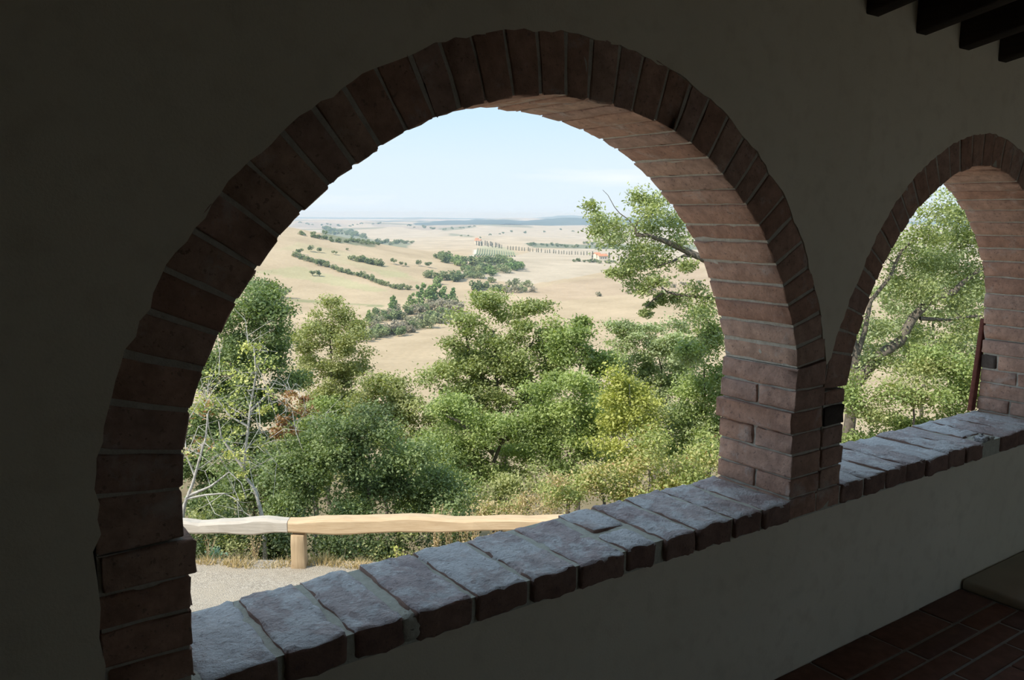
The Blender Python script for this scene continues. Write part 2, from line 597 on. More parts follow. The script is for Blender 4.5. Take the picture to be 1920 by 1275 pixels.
# gravel yard around the building
yard = [from_uv(u, v, -2.44) for u, v in ((-45, -40), (45, -40), (45, 9.45), (-45, 9.45))]
nu, nv = 60, 60
YV, YF = [], []
for i in range(nv + 1):
    for j in range(nu + 1):
        u = -45 + 90 * j / nu
        v = -40 + (9.05 + 40) * i / nv
        e = 0.12 * math.sin(u * 2.3) + 0.07 * math.sin(u * 6.1 + 1) if i == nv else 0
        YV.append(from_uv(u, v + e, -2.44 + 0.012 * math.sin(u * 3.1) * math.sin(v * 2.7)))
ii = np.arange((nu + 1) * (nv + 1)).reshape(nv + 1, nu + 1)
YF = np.stack([ii[:-1, :-1].ravel(), ii[:-1, 1:].ravel(), ii[1:, 1:].ravel(), ii[1:, :-1].ravel()], 1)
set_props(put('ground_gravel', YV, YF, M_GRAVEL), kind='structure', label='pale gravel yard outside the loggia')

# ------------------------------------------------------------------ the arcaded wall
T = 0.2876          # wall thickness
Z_SILL = 0.5916
Z_BED = 0.524
Z_SPR = 0.8906
X_L, X_R, Z_TOP = -4.4, 3.8, 2.36
A1_T = np.array([(0, .898), (4, .903), (11, .903), (15, .902), (18, .893), (22, .889), (29, .883), (38, .876), (44, .868), (51, .859), (57, .859), (67.5, .850), (78, .843), (87, .839), (94, .840),
                 (112, .844), (120, .8497), (126, .855), (131, .858), (136, .8645), (141, .872), (147, .8767), (152, .884), (156.6, .888), (161.6, .895), (166, .902), (172, .903), (180, .899)])
A2_T = np.array([(0, .745), (15, .752), (22, .762), (30, .767), (40, .768), (50, .763), (60, .760), (72, .764), (84, .760), (97, .744), (110, .722), (129, .705), (152, .704), (165, .715), (171, .722), (178, .735), (180, .742)])
C1, C2 = 0.0, 1.893
RING1 = np.array([(0, .142), (20, .135), (45, .135), (60, .135), (90, .145), (120, .140), (140, .137), (160, .142), (180, .145)])
RING2 = np.array([(0, .11), (60, .112), (90, .118), (130, .110), (150, .098), (160, .106), (170, .124), (180, .117)])


def arch_pt(which, ang, outer=0.0):
    """point on the arch: outer 0 = intrados, 1 = extrados"""
    cx, tab, rg = (C1, A1_T, RING1) if which == 1 else (C2, A2_T, RING2)
    r = np.interp(ang, tab[:, 0], tab[:, 1]) + outer * np.interp(ang, rg[:, 0], rg[:, 1])
    a = math.radians(ang)
    return cx + r * math.cos(a), Z_SPR + r * math.sin(a)


PIER_MID = 1.040


def clip_mid(which, x, z):
    if which == 1 and x > 0: return min(x, PIER_MID), z
    if which == 2 and x < C2: return max(x, PIER_MID), z
    return x, z


hole = [(-1.045, Z_BED)]
for z in np.linspace(0.56, 0.88, 7):
    hole.append((-1.045 + random.uniform(-.006, .006), float(z)))
for a in np.arange(179, 8.5, -1.5):
    x, z = arch_pt(1, a, 0.965)
    j = 0.003 * math.sin(a * 0.61) + 0.002 * math.sin(a * 1.9) + random.uniform(-.0022, .0022)
    x -= j * math.cos(math.radians(a)); z -= j * math.sin(math.radians(a))
    if x < PIER_MID - 0.003 or a > 60:
        hole.append((x, z))
hole.append((PIER_MID, 1.000))
for a in np.arange(171, 0, -1.5):
    x, z = arch_pt(2, a, 0.965)
    j = 0.002 * math.sin(a * 0.71) + 0.002 * math.sin(a * 2.3) + random.uniform(-.0018, .0018)
    x -= j * math.cos(math.radians(a)); z -= j * math.sin(math.radians(a))
    if x > PIER_MID + 0.004 or a < 120:
        hole.append((x, z))
for z in np.linspace(0.87, 0.56, 7):
    hole.append((2.752 + random.uniform(-.005, .005), float(z)))
hole.append((2.752, Z_BED))
for x in np.linspace(2.70, -0.95, 60):
    hole.append((float(x), Z_BED + random.uniform(-.004, .004)))
outer = [(X_L, -0.02), (X_R, -0.02), (X_R, Z_TOP), (X_L, Z_TOP)]


def slab_with_hole(outer, hole, y0, y1):
    pts = outer + hole
    tris = tessellate_polygon([[Vector((x, z, 0)) for x, z in outer], [Vector((x, z, 0)) for x, z in hole]])
    n = len(pts)
    V = [(x, y0, z) for x, z in pts] + [(x, y1, z) for x, z in pts]
    F = []
    for a, b, c in tris:
        (ax_, az), (bx, bz), (cx, cz) = pts[a], pts[b], pts[c]
        s = (bx - ax_) * (cz - az) - (bz - az) * (cx - ax_)
        t = [a, b, c] if s > 0 else [a, c, b]           # counter-clockwise in XZ faces -Y
        F.append(t)
        F.append([i + n for i in reversed(t)])
    no = len(outer)
    for i in range(no):
        j = (i + 1) % no
        F.append([i, i + n, j + n, j])
    nh = len(hole)
    for i in range(nh):
        a, b = no + i, no + (i + 1) % nh
        F.append([a, b, b + n, a + n])
    return V, F


WV, WF = slab_with_hole(outer, hole, 0.0, T)
wall_front = put('wall_front', WV, WF, M_PLASTER, smooth=False)
set_props(wall_front, kind='structure', label='plastered loggia wall pierced by two brick arches')


# rounded rough brick mapped into eight corners ------------------------------------------------
def rbox(dims, bevel, cuts):
    """rounded box with unit parameters; returns params (n,3) in 0..1 and quads"""
    ax_l = []
    for d, c in zip(dims, cuts):
        b = min(bevel, d * 0.3)
        ax_l.append(np.concatenate([[0.0], np.linspace(b, d - b, c + 1), [d]]))
    idx, V, F = {}, [], []

    def vid(i, j, k):
        key = (i, j, k)
        if key not in idx:
            p = np.array([ax_l[0][i], ax_l[1][j], ax_l[2][k]])
            b = np.array([min(bevel, d * 0.3) for d in dims])
            q = np.clip(p, b, np.array(dims) - b)
            off = p - q
            l = np.linalg.norm(off)
            if l > 1e-9:
                p = q + off / l * np.abs(off).max()
            idx[key] = len(V)
            V.append(p / np.array(dims))
        return idx[key]
    n = [len(a) - 1 for a in ax_l]
    for a in range(3):
        b, c = (a + 1) % 3, (a + 2) % 3
        for side in (0, n[a]):
            for i in range(n[b]):
                for j in range(n[c]):
                    q = []
                    for di, dj in ((0, 0), (1, 0), (1, 1), (0, 1)):
                        k = [0, 0, 0]
                        k[a], k[b], k[c] = side, i + di, j + dj
                        q.append(vid(*k))
                    F.append(q if side else q[::-1])
    return np.array(V), F


def brick(c8, mat, parent, bevel=0.004, cuts=(1, 3, 1), rough=0.0012, wob=0.0, name='brick'):
    """c8[i][j][k]: corner at params (i, j, k); first axis course height, second depth, third radial"""
    c8 = np.asarray(c8, float)
    dims = [np.linalg.norm(c8[1, 0, 0] - c8[0, 0, 0]), np.linalg.norm(c8[0, 1, 0] - c8[0, 0, 0]), np.linalg.norm(c8[0, 0, 1] - c8[0, 0, 0])]
    P, F = rbox(dims, bevel, cuts)
    a, b, c = P[:, 0:1], P[:, 1:2], P[:, 2:3]
    X = 0
    for i in (0, 1):
        for j in (0, 1):
            for k in (0, 1):
                X = X + c8[i, j, k] * ((a if i else 1 - a) * (b if j else 1 - b) * (c if k else 1 - c))
    X = X + RNG.normal(0, rough, X.shape)
    if wob:
        ph = RNG.uniform(0, 6.28, 6)
        X[:, 2] += wob * (np.sin(X[:, 0] * 43 + ph[0]) * np.sin(X[:, 1] * 31 + ph[1]) + 0.6 * np.sin(X[:, 0] * 97 + ph[2]) * np.sin(X[:, 1] * 83 + ph[3]))
        X[:, 1] += wob * 0.9 * np.sin(X[:, 0] * 61 + ph[4])
        X[:, 0] += wob * 0.7 * np.sin(X[:, 1] * 53 + ph[5])
    Q = X - X.mean(0)
    vol = sum(float(np.dot(Q[q[0]], np.cross(Q[q[1]], Q[q[2]])) + np.dot(Q[q[0]], np.cross(Q[q[2]], Q[q[3]]))) for q in F)
    if vol < 0:
        F = [q[::-1] for q in F]
    o = put(name, X, F, mat, parent, origin=X.mean(0))
    if mat in (M_SILL, M_SILL_LIMED):       # worn, limed tread; the sides have shade put into a darker colour
        o.data.materials.append(M_BRICK_SHADED)
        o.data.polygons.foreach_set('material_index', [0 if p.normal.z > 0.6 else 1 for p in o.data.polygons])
    return o


def box8(x0, x1, y0, y1, z0, z1):
    # axes: 0 = z (course height), 1 = y (depth), 2 = x
    return [[[(x, y, z) for x in (x0, x1)] for y in (y0, y1)] for z in (z0, z1)]


def band(name, which, a0, a1, parent, mat, off_in=0.0035, y0=0.005, y1=T - 0.005, z_low=None):
    """mortar core filling the ring of an arch"""
    angs = np.arange(a0, a1 + 0.01, 3.0)
    prof = []
    for a in angs:
        xi, zi = arch_pt(which, a, 0.0)
        xo, zo = clip_mid(which, *arch_pt(which, a, 1.0))
        d = np.array([xo - xi, zo - zi]); d /= np.linalg.norm(d)
        prof.append(((xi + d[0] * off_in, zi + d[1] * off_in), (xo, zo)))
    V, F = [], []
    for (pi, po) in prof:
        V += [(pi[0], y0, pi[1]), (po[0], y0, po[1]), (po[0], y1, po[1]), (pi[0], y1, pi[1])]
    n = len(prof)
    for i in range(n - 1):
        for k in range(4):
            l = (k + 1) % 4
            F.append([i * 4 + k, i * 4 + l, (i + 1) * 4 + l, (i + 1) * 4 + k])
    F += [[0, 3, 2, 1], [n * 4 - 4, n * 4 - 3, n * 4 - 2, n * 4 - 1]]
    return put(name, V, F, mat, parent, smooth=False)


def mortar_box(name, x0, x1, y0, y1, z0, z1, parent, mat):
    V = [(x, y, z) for z in (z0, z1) for y in (y0, y1) for x in (x0, x1)]
    F = [[0, 2, 3, 1], [4, 5, 7, 6], [0, 1, 5, 4], [2, 6, 7, 3], [0, 4, 6, 2], [1, 3, 7, 5]]
    return put(name, V, F, mat, parent, smooth=False)


def joints(angs_fixed, start, end, pitch):
    out = list(angs_fixed)
    a = out[-1] if out else start
    while a < end - pitch * 0.75:
        a += pitch * random.uniform(0.9, 1.1)
        out.append(a)
    out[-1] = end
    return out


def build_arch(which, name, angs, parent):
    core = band(name, which, angs[0], angs[-1], parent, M_MORTAR)
    for a0, a1 in zip(angs[:-1], angs[1:]):
        g = math.degrees(0.0038 / 0.88) * random.uniform(0.8, 1.5)
        b0, b1 = a0 + g, a1 - g
        proud = random.uniform(-0.0022, 0.0022)
        fy = random.uniform(0.0008, 0.0035)
        c8 = np.zeros((2, 2, 2, 3))
        for i, a in enumerate((b0, b1)):
            xi, zi = arch_pt(which, a, 0.0)
            xo, zo = clip_mid(which, *arch_pt(which, a, 1.0))
            d = np.array([xo - xi, zo - zi]); d /= np.linalg.norm(d)
            for j, y in enumerate((fy, T + random.uniform(-.003, .004))):
                c8[i, j, 0] = (xi + d[0] * proud, y, zi + d[1] * proud)
                c8[i, j, 1] = (xo, y, zo)
        brick(c8, M_BRICK, core, cuts=(2, 6, 2))
    return core


JZ = [0.5935, 0.656, 0.730, 0.797, 0.868, 0.935, 1.004]
# arch 1: courses read on the right flank, then evenly on
a_r = [math.degrees(math.atan2(1.004 - Z_SPR, 0.9))]
angs1 = joints(a_r + [11.4, 15.7, 20.3, 24.5, 29.2, 34.4, 38.5, 43.9, 48.1, 52.3, 57.2], 57.2, 181.45, 4.75)
build_arch(1, 'arch', angs1, wall_front)
angs2 = joints([2.2], 2.2, 178.0, 5.4)
build_arch(2, 'arch', angs2, wall_front)


def jamb(name, xin, xout, parent, splits, zs, dark=(), gap=(), slant=0.0):
    """courses of one jamb or pier; splits[i] = depth positions of the joints"""
    lo, hi = min(xin, xout), max(xin, xout)
    s = 1 if xout > xin else -1
    core = mortar_box('pier' if abs(xout - PIER_MID) < .02 else 'jamb', xin + s * 0.006 if s > 0 else xout, xout if s > 0 else xin - 0.006, 0.005, T - 0.005, Z_BED + .002, zs[-1] - 0.001, parent, M_MORTAR)
    for i in range(len(zs) - 1):
        z0, z1 = zs[i] + 0.0035, zs[i + 1] - 0.0035
        proud = random.uniform(-0.003, 0.003)
        if abs(zs[i] - 0.797) < 0.01 and name != 'small_left_jamb':
            proud = -0.013            # impost course stands proud
        ys = [random.uniform(-.003, .002)] + list(splits[i % len(splits)]) + [T + random.uniform(-.002, .003)]
        if proud < -0.01: ys[-1] += 0.008; ys[0] -= 0.002
        for k in range(len(ys) - 1):
            ga = (0.004 if k else 0) + (0.004 if i in gap and k else 0)
            gb = 0.004 if k < len(ys) - 2 else 0
            xi = xin + s * proud
            xo = xout + random.uniform(-.006, .006) if abs(xout - PIER_MID) > 0.01 else xout
            c8 = np.array(box8(min(xi, xo), max(xi, xo), ys[k] + ga, ys[k + 1] - gb, z0, z1))
            if i == len(zs) - 2: c8[1, :, 1 if xo > xi else 0, 2] += slant
            o = brick(c8, M_BLACK if (i, k) in dark else M_BRICK, core, cuts=(2, 4, 2), rough=0.0014)
            if (i, k) in dark: o['label'] = 'soot-blackened brick'
    return core


jamb('left_jamb', -0.893, -1.045, wall_front, [[], [0.14], [], [0.15]], JZ[:5])
jamb('right_jamb', 0.891, PIER_MID - 0.004, wall_front, [[0.135], [], [0.145], [], [0.14], []], JZ[:-1] + [1.003], gap=(2,), slant=0.017)
jamb('small_left_jamb', 1.151, PIER_MID + 0.004, wall_front, [[], [0.14], [], [0.14]], [0.5935, 0.662, 0.729, 0.797, 0.866, 0.915], dark=((3, 0),))
jamb('small_right_jamb', 2.636, 2.750, wall_front, [[0.15], [], [0.13], [0.22], []], [0.5935, 0.657, 0.724, 0.785, 0.852, 0.918], dark=((3, 1),))

# sill
sill = mortar_box('sill', -1.043, 2.748, -0.001, T + 0.004, Z_BED - 0.002, Z_SILL - 0.0065, wall_front, M_MORTAR_SILL)
xs = [-0.895, -0.731, -0.579, -0.433, -0.275, -0.114, 0.036, 0.199, 0.335, 0.462, 0.618, 0.752, 0.886]
for i in range(len(xs) - 1):
    g = random.uniform(0.005, 0.0085)
    x0, x1 = xs[i] + g, xs[i + 1] - g
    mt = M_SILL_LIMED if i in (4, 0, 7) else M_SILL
    dy = random.uniform(-.004, .004)
    dz = random.uniform(-.003, .002)
    y0, y1 = -0.014 + dy, T + 0.010 + random.uniform(-.005, .006)
    if i == 2: x1 -= 0.014
    sk = random.uniform(-.006, .006)

    def sb(xa, xb, ya, yb):
        c = np.array(box8(xa, xb, ya, yb, Z_BED + .001, Z_SILL + dz))
        c[:, 1, :, 0] += sk
        c[1, :, :, 2] += RNG.uniform(-.002, .002, (2, 2))
        return c
    if i == 7:
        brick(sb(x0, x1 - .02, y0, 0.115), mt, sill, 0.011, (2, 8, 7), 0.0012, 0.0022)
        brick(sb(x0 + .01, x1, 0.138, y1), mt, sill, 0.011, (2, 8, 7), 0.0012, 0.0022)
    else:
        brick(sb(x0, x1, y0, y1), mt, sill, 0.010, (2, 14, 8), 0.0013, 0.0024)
# lump of mortar patching a broken corner
P, F = rbox((0.06, 0.055, 0.062), 0.018, (3, 3, 3))
P = P * np.array((0.056, 0.055, 0.058)) + np.array((-0.462, -0.012, Z_BED + .004)) + RNG.normal(0, .0022, P.shape)
put('mortar_patch', P, F, M_MORTAR_SILL, sill)
# bricks of the sill course under the pier and jambs
for x0, x1 in ((-1.04, -0.90), (0.891, 1.02), (1.028, 1.149), (2.64, 2.746)):
    brick(box8(x0, x1, -0.003, T, Z_BED + .001, Z_SILL - .002), M_BRICK, sill, 0.004, (2, 4, 3))
x = 1.153
i = 0
while x < 2.60:
    w = random.uniform(0.125, 0.15)
    x1 = min(x + w, 2.634)
    if 2.634 - x1 < 0.07: x1 = 2.634
    g = random.uniform(0.003, 0.006)
    broken = 2.06 < x < 2.22
    y0 = -0.012 + random.uniform(-.004, .004)
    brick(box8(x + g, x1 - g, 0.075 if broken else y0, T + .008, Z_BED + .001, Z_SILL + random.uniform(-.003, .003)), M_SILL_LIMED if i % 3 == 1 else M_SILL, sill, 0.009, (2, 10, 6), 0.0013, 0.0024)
    if broken:
        for q in range(7):
            sz = random.uniform(.022, .04)
            P, F = rbox((sz, sz, sz * .8), sz * .3, (2, 2, 2))
            P = P * np.array((sz * 1.2, sz, sz * .8)) + np.array((x + .005 + random.random() * (x1 - x - .05), -.008 + random.random() * .06, Z_BED + .044 + random.random() * .012)) + RNG.normal(0, .0028, P.shape)
            put('rubble_stone', P, F, M_MORTAR if q % 2 else M_SILL_LIMED, sill, origin=P.mean(0))
    x = x1
    i += 1

# ------------------------------------------------------------------ the rest of the porch shell
def slab(name, x0, x1, y0, y1, z0, z1, mat, kind='structure', label=None):
    o = mortar_box(name, x0, x1, y0, y1, z0, z1, None, mat)
    return set_props(o, label=label, kind=kind)


Y_B = -3.2
SLOPE = 0.20
slab('wall_left', X_L - 0.25, X_L, Y_B - 0.25, T, -0.02, 3.4, M_PLASTER)
slab('wall_right', X_R, X_R + 0.25, Y_B - 0.25, T, -0.02, 3.4, M_PLASTER)
# unseen doorway added in the back wall to let light into the porch
DX0, DX1, DZ = 1.62, 2.64, 2.1
bw_v, bw_f = slab_with_hole([(X_L, -0.02), (X_R, -0.02), (X_R, 3.4), (X_L, 3.4)], [(DX0, 0.0), (DX0, DZ), (DX1, DZ), (DX1, 0.0)], Y_B - 0.25, Y_B)
set_props(put('wall_back', bw_v, bw_f, M_PLASTER, smooth=False), kind='structure', label='plastered back wall with an unseen doorway added for light')
slab('wall_base', X_L - 0.25, X_R + 0.25, Y_B - 0.25, T, -2.60, -0.02, M_PLASTER, label='masonry base under the loggia')
floor = slab('floor', X_L, X_R, Y_B, 0.0, -0.02, -0.004, M_GROUT, label='floor of dark terracotta bricks with pale joints')

# floor bricks
rows = [(-0.0, -0.136)]
yy = -0.136
while yy > -1.9:
    rows.append((yy, yy - 0.0835))
    yy -= 0.0835
for r, (ya, yb) in enumerate(rows):
    x = 2.02 - (0.0 if r == 0 else ((r * 0.117) % 0.28))
    first = True
    x_hi = 2.02
    seq = [x_hi]
    if r:
        off = (0.355, 0.285, 0.16, 0.30, 0.10, 0.22)[r % 6]
        seq.append(x_hi - off)
    else:
        seq.append(x_hi - 0.31)
    while seq[-1] > 0.55:
        seq.append(seq[-1] - (0.345 if r else 0.33))
    for b, a in zip(seq[:-1], seq[1:]):
        c8 = box8(a + .005, b - .005, yb + .005, ya - (.005 if r else .001), -0.018, random.uniform(-.002, .0015))
        brick(c8, M_TILE, floor, 0.004, (1, 1, 2), 0.0005, name='floor_brick')

# low cement step at the right of the floor
P, F = rbox((1.77, 1.9, 0.045), 0.012, (4, 4, 1))
P = P * np.array((1.77, 1.9, 0.045)) + np.array((2.022, -1.903, -0.005))
set_props(put('floor_step', P, F, M_CEMENT), kind='structure', label='low smooth cement step beside the brick floor')

# sloping roof: boards on dark rafters, eaves over the outside
z0r = 2.17


def roof_z(y): return z0r - SLOPE * y


def sloped(name, x0, x1, ya, yb, th0, th1, mat, parent=None):
    V = []
    for th in (th0, th1):
        for y in (ya, yb):
            for x in (x0, x1):
                V.append((x, y, roof_z(y) + th))
    F = [[0, 2, 3, 1], [4, 5, 7, 6], [0, 1, 5, 4], [2, 6, 7, 3], [0, 4, 6, 2], [1, 3, 7, 5]]
    return put(name, V, F, mat, parent, smooth=False)


ceiling = sloped('ceiling', X_L - 0.3, X_R + 0.3, Y_B - 0.3, 0.40, 0.012, 0.10, M_BEAM)
set_props(ceiling, kind='structure', label='sloping ceiling of dark boards')
k = -20
while 1.1645 + 0.273 * k < X_L: k += 1
while 1.1645 + 0.273 * k < X_R:
    xc = 1.1645 + 0.273 * k
    w = 0.030 + 0.008 * random.random()
    zc = -0.112 + {0: 0.006, 1: -0.015, 2: -0.031, 3: -0.044}.get(k, -0.112 * 0 + (0.02 if k < 0 else -0.05))
    V, F = rbox((2 * w, 4.6, 0.13), 0.006, (1, 8, 1))
    V = V * np.array((2 * w, 0.08 - Y_B, 0.012 - zc)) + np.array((xc - w, Y_B - 0.05, zc))
    V[:, 2] += z0r - SLOPE * V[:, 1]
    V[:, 0] += 0.004 * np.sin(V[:, 1] * 2.1 + k)
    put('rafter', V, F, M_BEAM, ceiling, origin=V.mean(0))
    k += 1
set_props(sloped('roof', X_L - 0.35, X_R + 0.35, Y_B - 0.35, 0.45, 0.10, 0.17, M_SILL), kind='structure', label='tiled lean-to roof over the loggia')

# rusty bar against the outside of the far jamb
P, F = rbox((0.034, 0.02, 0.42), 0.003, (1, 1, 4))
P = P * np.array((0.036, 0.020, 0.42))
P[:, 0] += 2.600 + 0.11 * P[:, 2]
P[:, 1] += 0.2935
P[:, 2] += Z_SILL - 0.004
set_props(put('rusty_bar', P, F, M_RUST, origin=P.mean(0)), 'rust-red iron bar leaning on the outer edge of the small arch', 'bar')


# ------------------------------------------------------------------ vegetation tools
def tube(path, radii, sides=6):
    path = np.asarray(path, float)
    n = len(path)
    tan = np.gradient(path, axis=0)
    tan /= np.linalg.norm(tan, axis=1, keepdims=True) + 1e-9
    ref = np.array([0.3, 0.8, 0.1])
    a = np.cross(tan, ref)
    a /= np.linalg.norm(a, axis=1, keepdims=True) + 1e-9
    b = np.cross(tan, a)
    th = np.linspace(0, 2 * math.pi, sides, endpoint=False)
    V = path[:, None] + np.asarray(radii)[:, None, None] * (np.cos(th)[None, :, None] * a[:, None] + np.sin(th)[None, :, None] * b[:, None])
    V = V.reshape(-1, 3)
    ii = np.arange(n * sides).reshape(n, sides)
    F = np.stack([ii[:-1].ravel(), np.roll(ii, -1, 1)[:-1].ravel(), np.roll(ii, -1, 1)[1:].ravel(), ii[1:].ravel()], 1)
    return V, F


class Wood:
    def __init__(s): s.V, s.F, s.n = [], [], 0

    def add(s, path, radii, sides=6):
        V, F = tube(path, radii, sides)
        s.V.append(V); s.F.append(F + s.n); s.n += len(V)

    def put(s, name, mat, parent):
        if s.n:
            return put(name, np.concatenate(s.V), np.concatenate(s.F), mat, parent)


def leaves_mesh(cent, size, rng, cols, up=0.35, aspect=0.55):
    """folded diamond leaves; cent (n,3), size (n,), cols (n,3)"""
    n = len(cent)
    nrm = rng.normal(0, 1, (n, 3)); nrm[:, 2] = np.abs(nrm[:, 2]) + up
    nrm /= np.linalg.norm(nrm, axis=1, keepdims=True)
    d = rng.normal(0, 1, (n, 3))
    d -= (d * nrm).sum(1, keepdims=True) * nrm
    d /= np.linalg.norm(d, axis=1, keepdims=True) + 1e-9
    w = np.cross(nrm, d)
    L = size[:, None]
    base = cent - d * L * 0.5
    tip = cent + d * L * 0.5 - nrm * L * 0.10
    mid = cent + nrm * L * 0.08
    l = mid - nrm * L * 0.12 + w * L * aspect * 0.5 + d * L * 0.06
    r = mid - nrm * L * 0.12 - w * L * aspect * 0.5 + d * L * 0.06
    V = np.stack([base, l, tip, r], 1).reshape(-1, 3)
    i = np.arange(n)[:, None] * 4
    F = np.concatenate([i + np.array([0, 2, 1]), i + np.array([0, 3, 2])], 0)
    return V, F, np.repeat(cols, 4, axis=0)


PAL = {
    'oak': [(0.105, 0.120, 0.050), (0.160, 0.180, 0.075), (0.225, 0.240, 0.110)],
    'dark': [(0.068, 0.088, 0.042), (0.105, 0.135, 0.058), (0.160, 0.190, 0.085)],
    'mid': [(0.095, 0.118, 0.046), (0.150, 0.182, 0.066), (0.215, 0.245, 0.095)],
    'olive': [(0.120, 0.128, 0.055), (0.175, 0.183, 0.080), (0.235, 0.235, 0.110)],
    'grey': [(0.125, 0.145, 0.080), (0.180, 0.205, 0.108), (0.235, 0.258, 0.145)],
    'yellow': [(0.155, 0.165, 0.045), (0.215, 0.220, 0.060), (0.275, 0.270, 0.085)],
    'sapling': [(0.17, 0.19, 0.06), (0.25, 0.255, 0.09), (0.34, 0.32, 0.13)],
    'bramble': [(0.130, 0.155, 0.055), (0.200, 0.215, 0.080), (0.270, 0.220, 0.110)],
    'rust': [(0.24, 0.11, 0.05), (0.32, 0.17, 0.075), (0.40, 0.25, 0.13)],
    'shade': [(0.030, 0.044, 0.020), (0.050, 0.068, 0.028), (0.085, 0.105, 0.042)],  # leaf colours darkened to stand for the shade under the trees
    'straw': [(0.42, 0.31, 0.16), (0.52, 0.40, 0.23), (0.60, 0.48, 0.30)],
    'blue': [(0.11, 0.17, 0.12), (0.15, 0.22, 0.16), (0.20, 0.27, 0.20)],
}


def pal_cols(pal, n, rng, tint=None):
    p = np.array(PAL[pal])
    t = np.clip(rng.beta(1.6, 1.8, n) + (0 if tint is None else tint), 0, 1) * 2
    i = np.minimum(t.astype(int), 1)
    f = (t - i)[:, None]
    c = p[i] * (1 - f) + p[i + 1] * f
    k = 1.0 if pal in ('straw', 'rust') else 2.0
    return np.minimum(c * k, 0.8) * rng.uniform(0.85, 1.15, (n, 1))


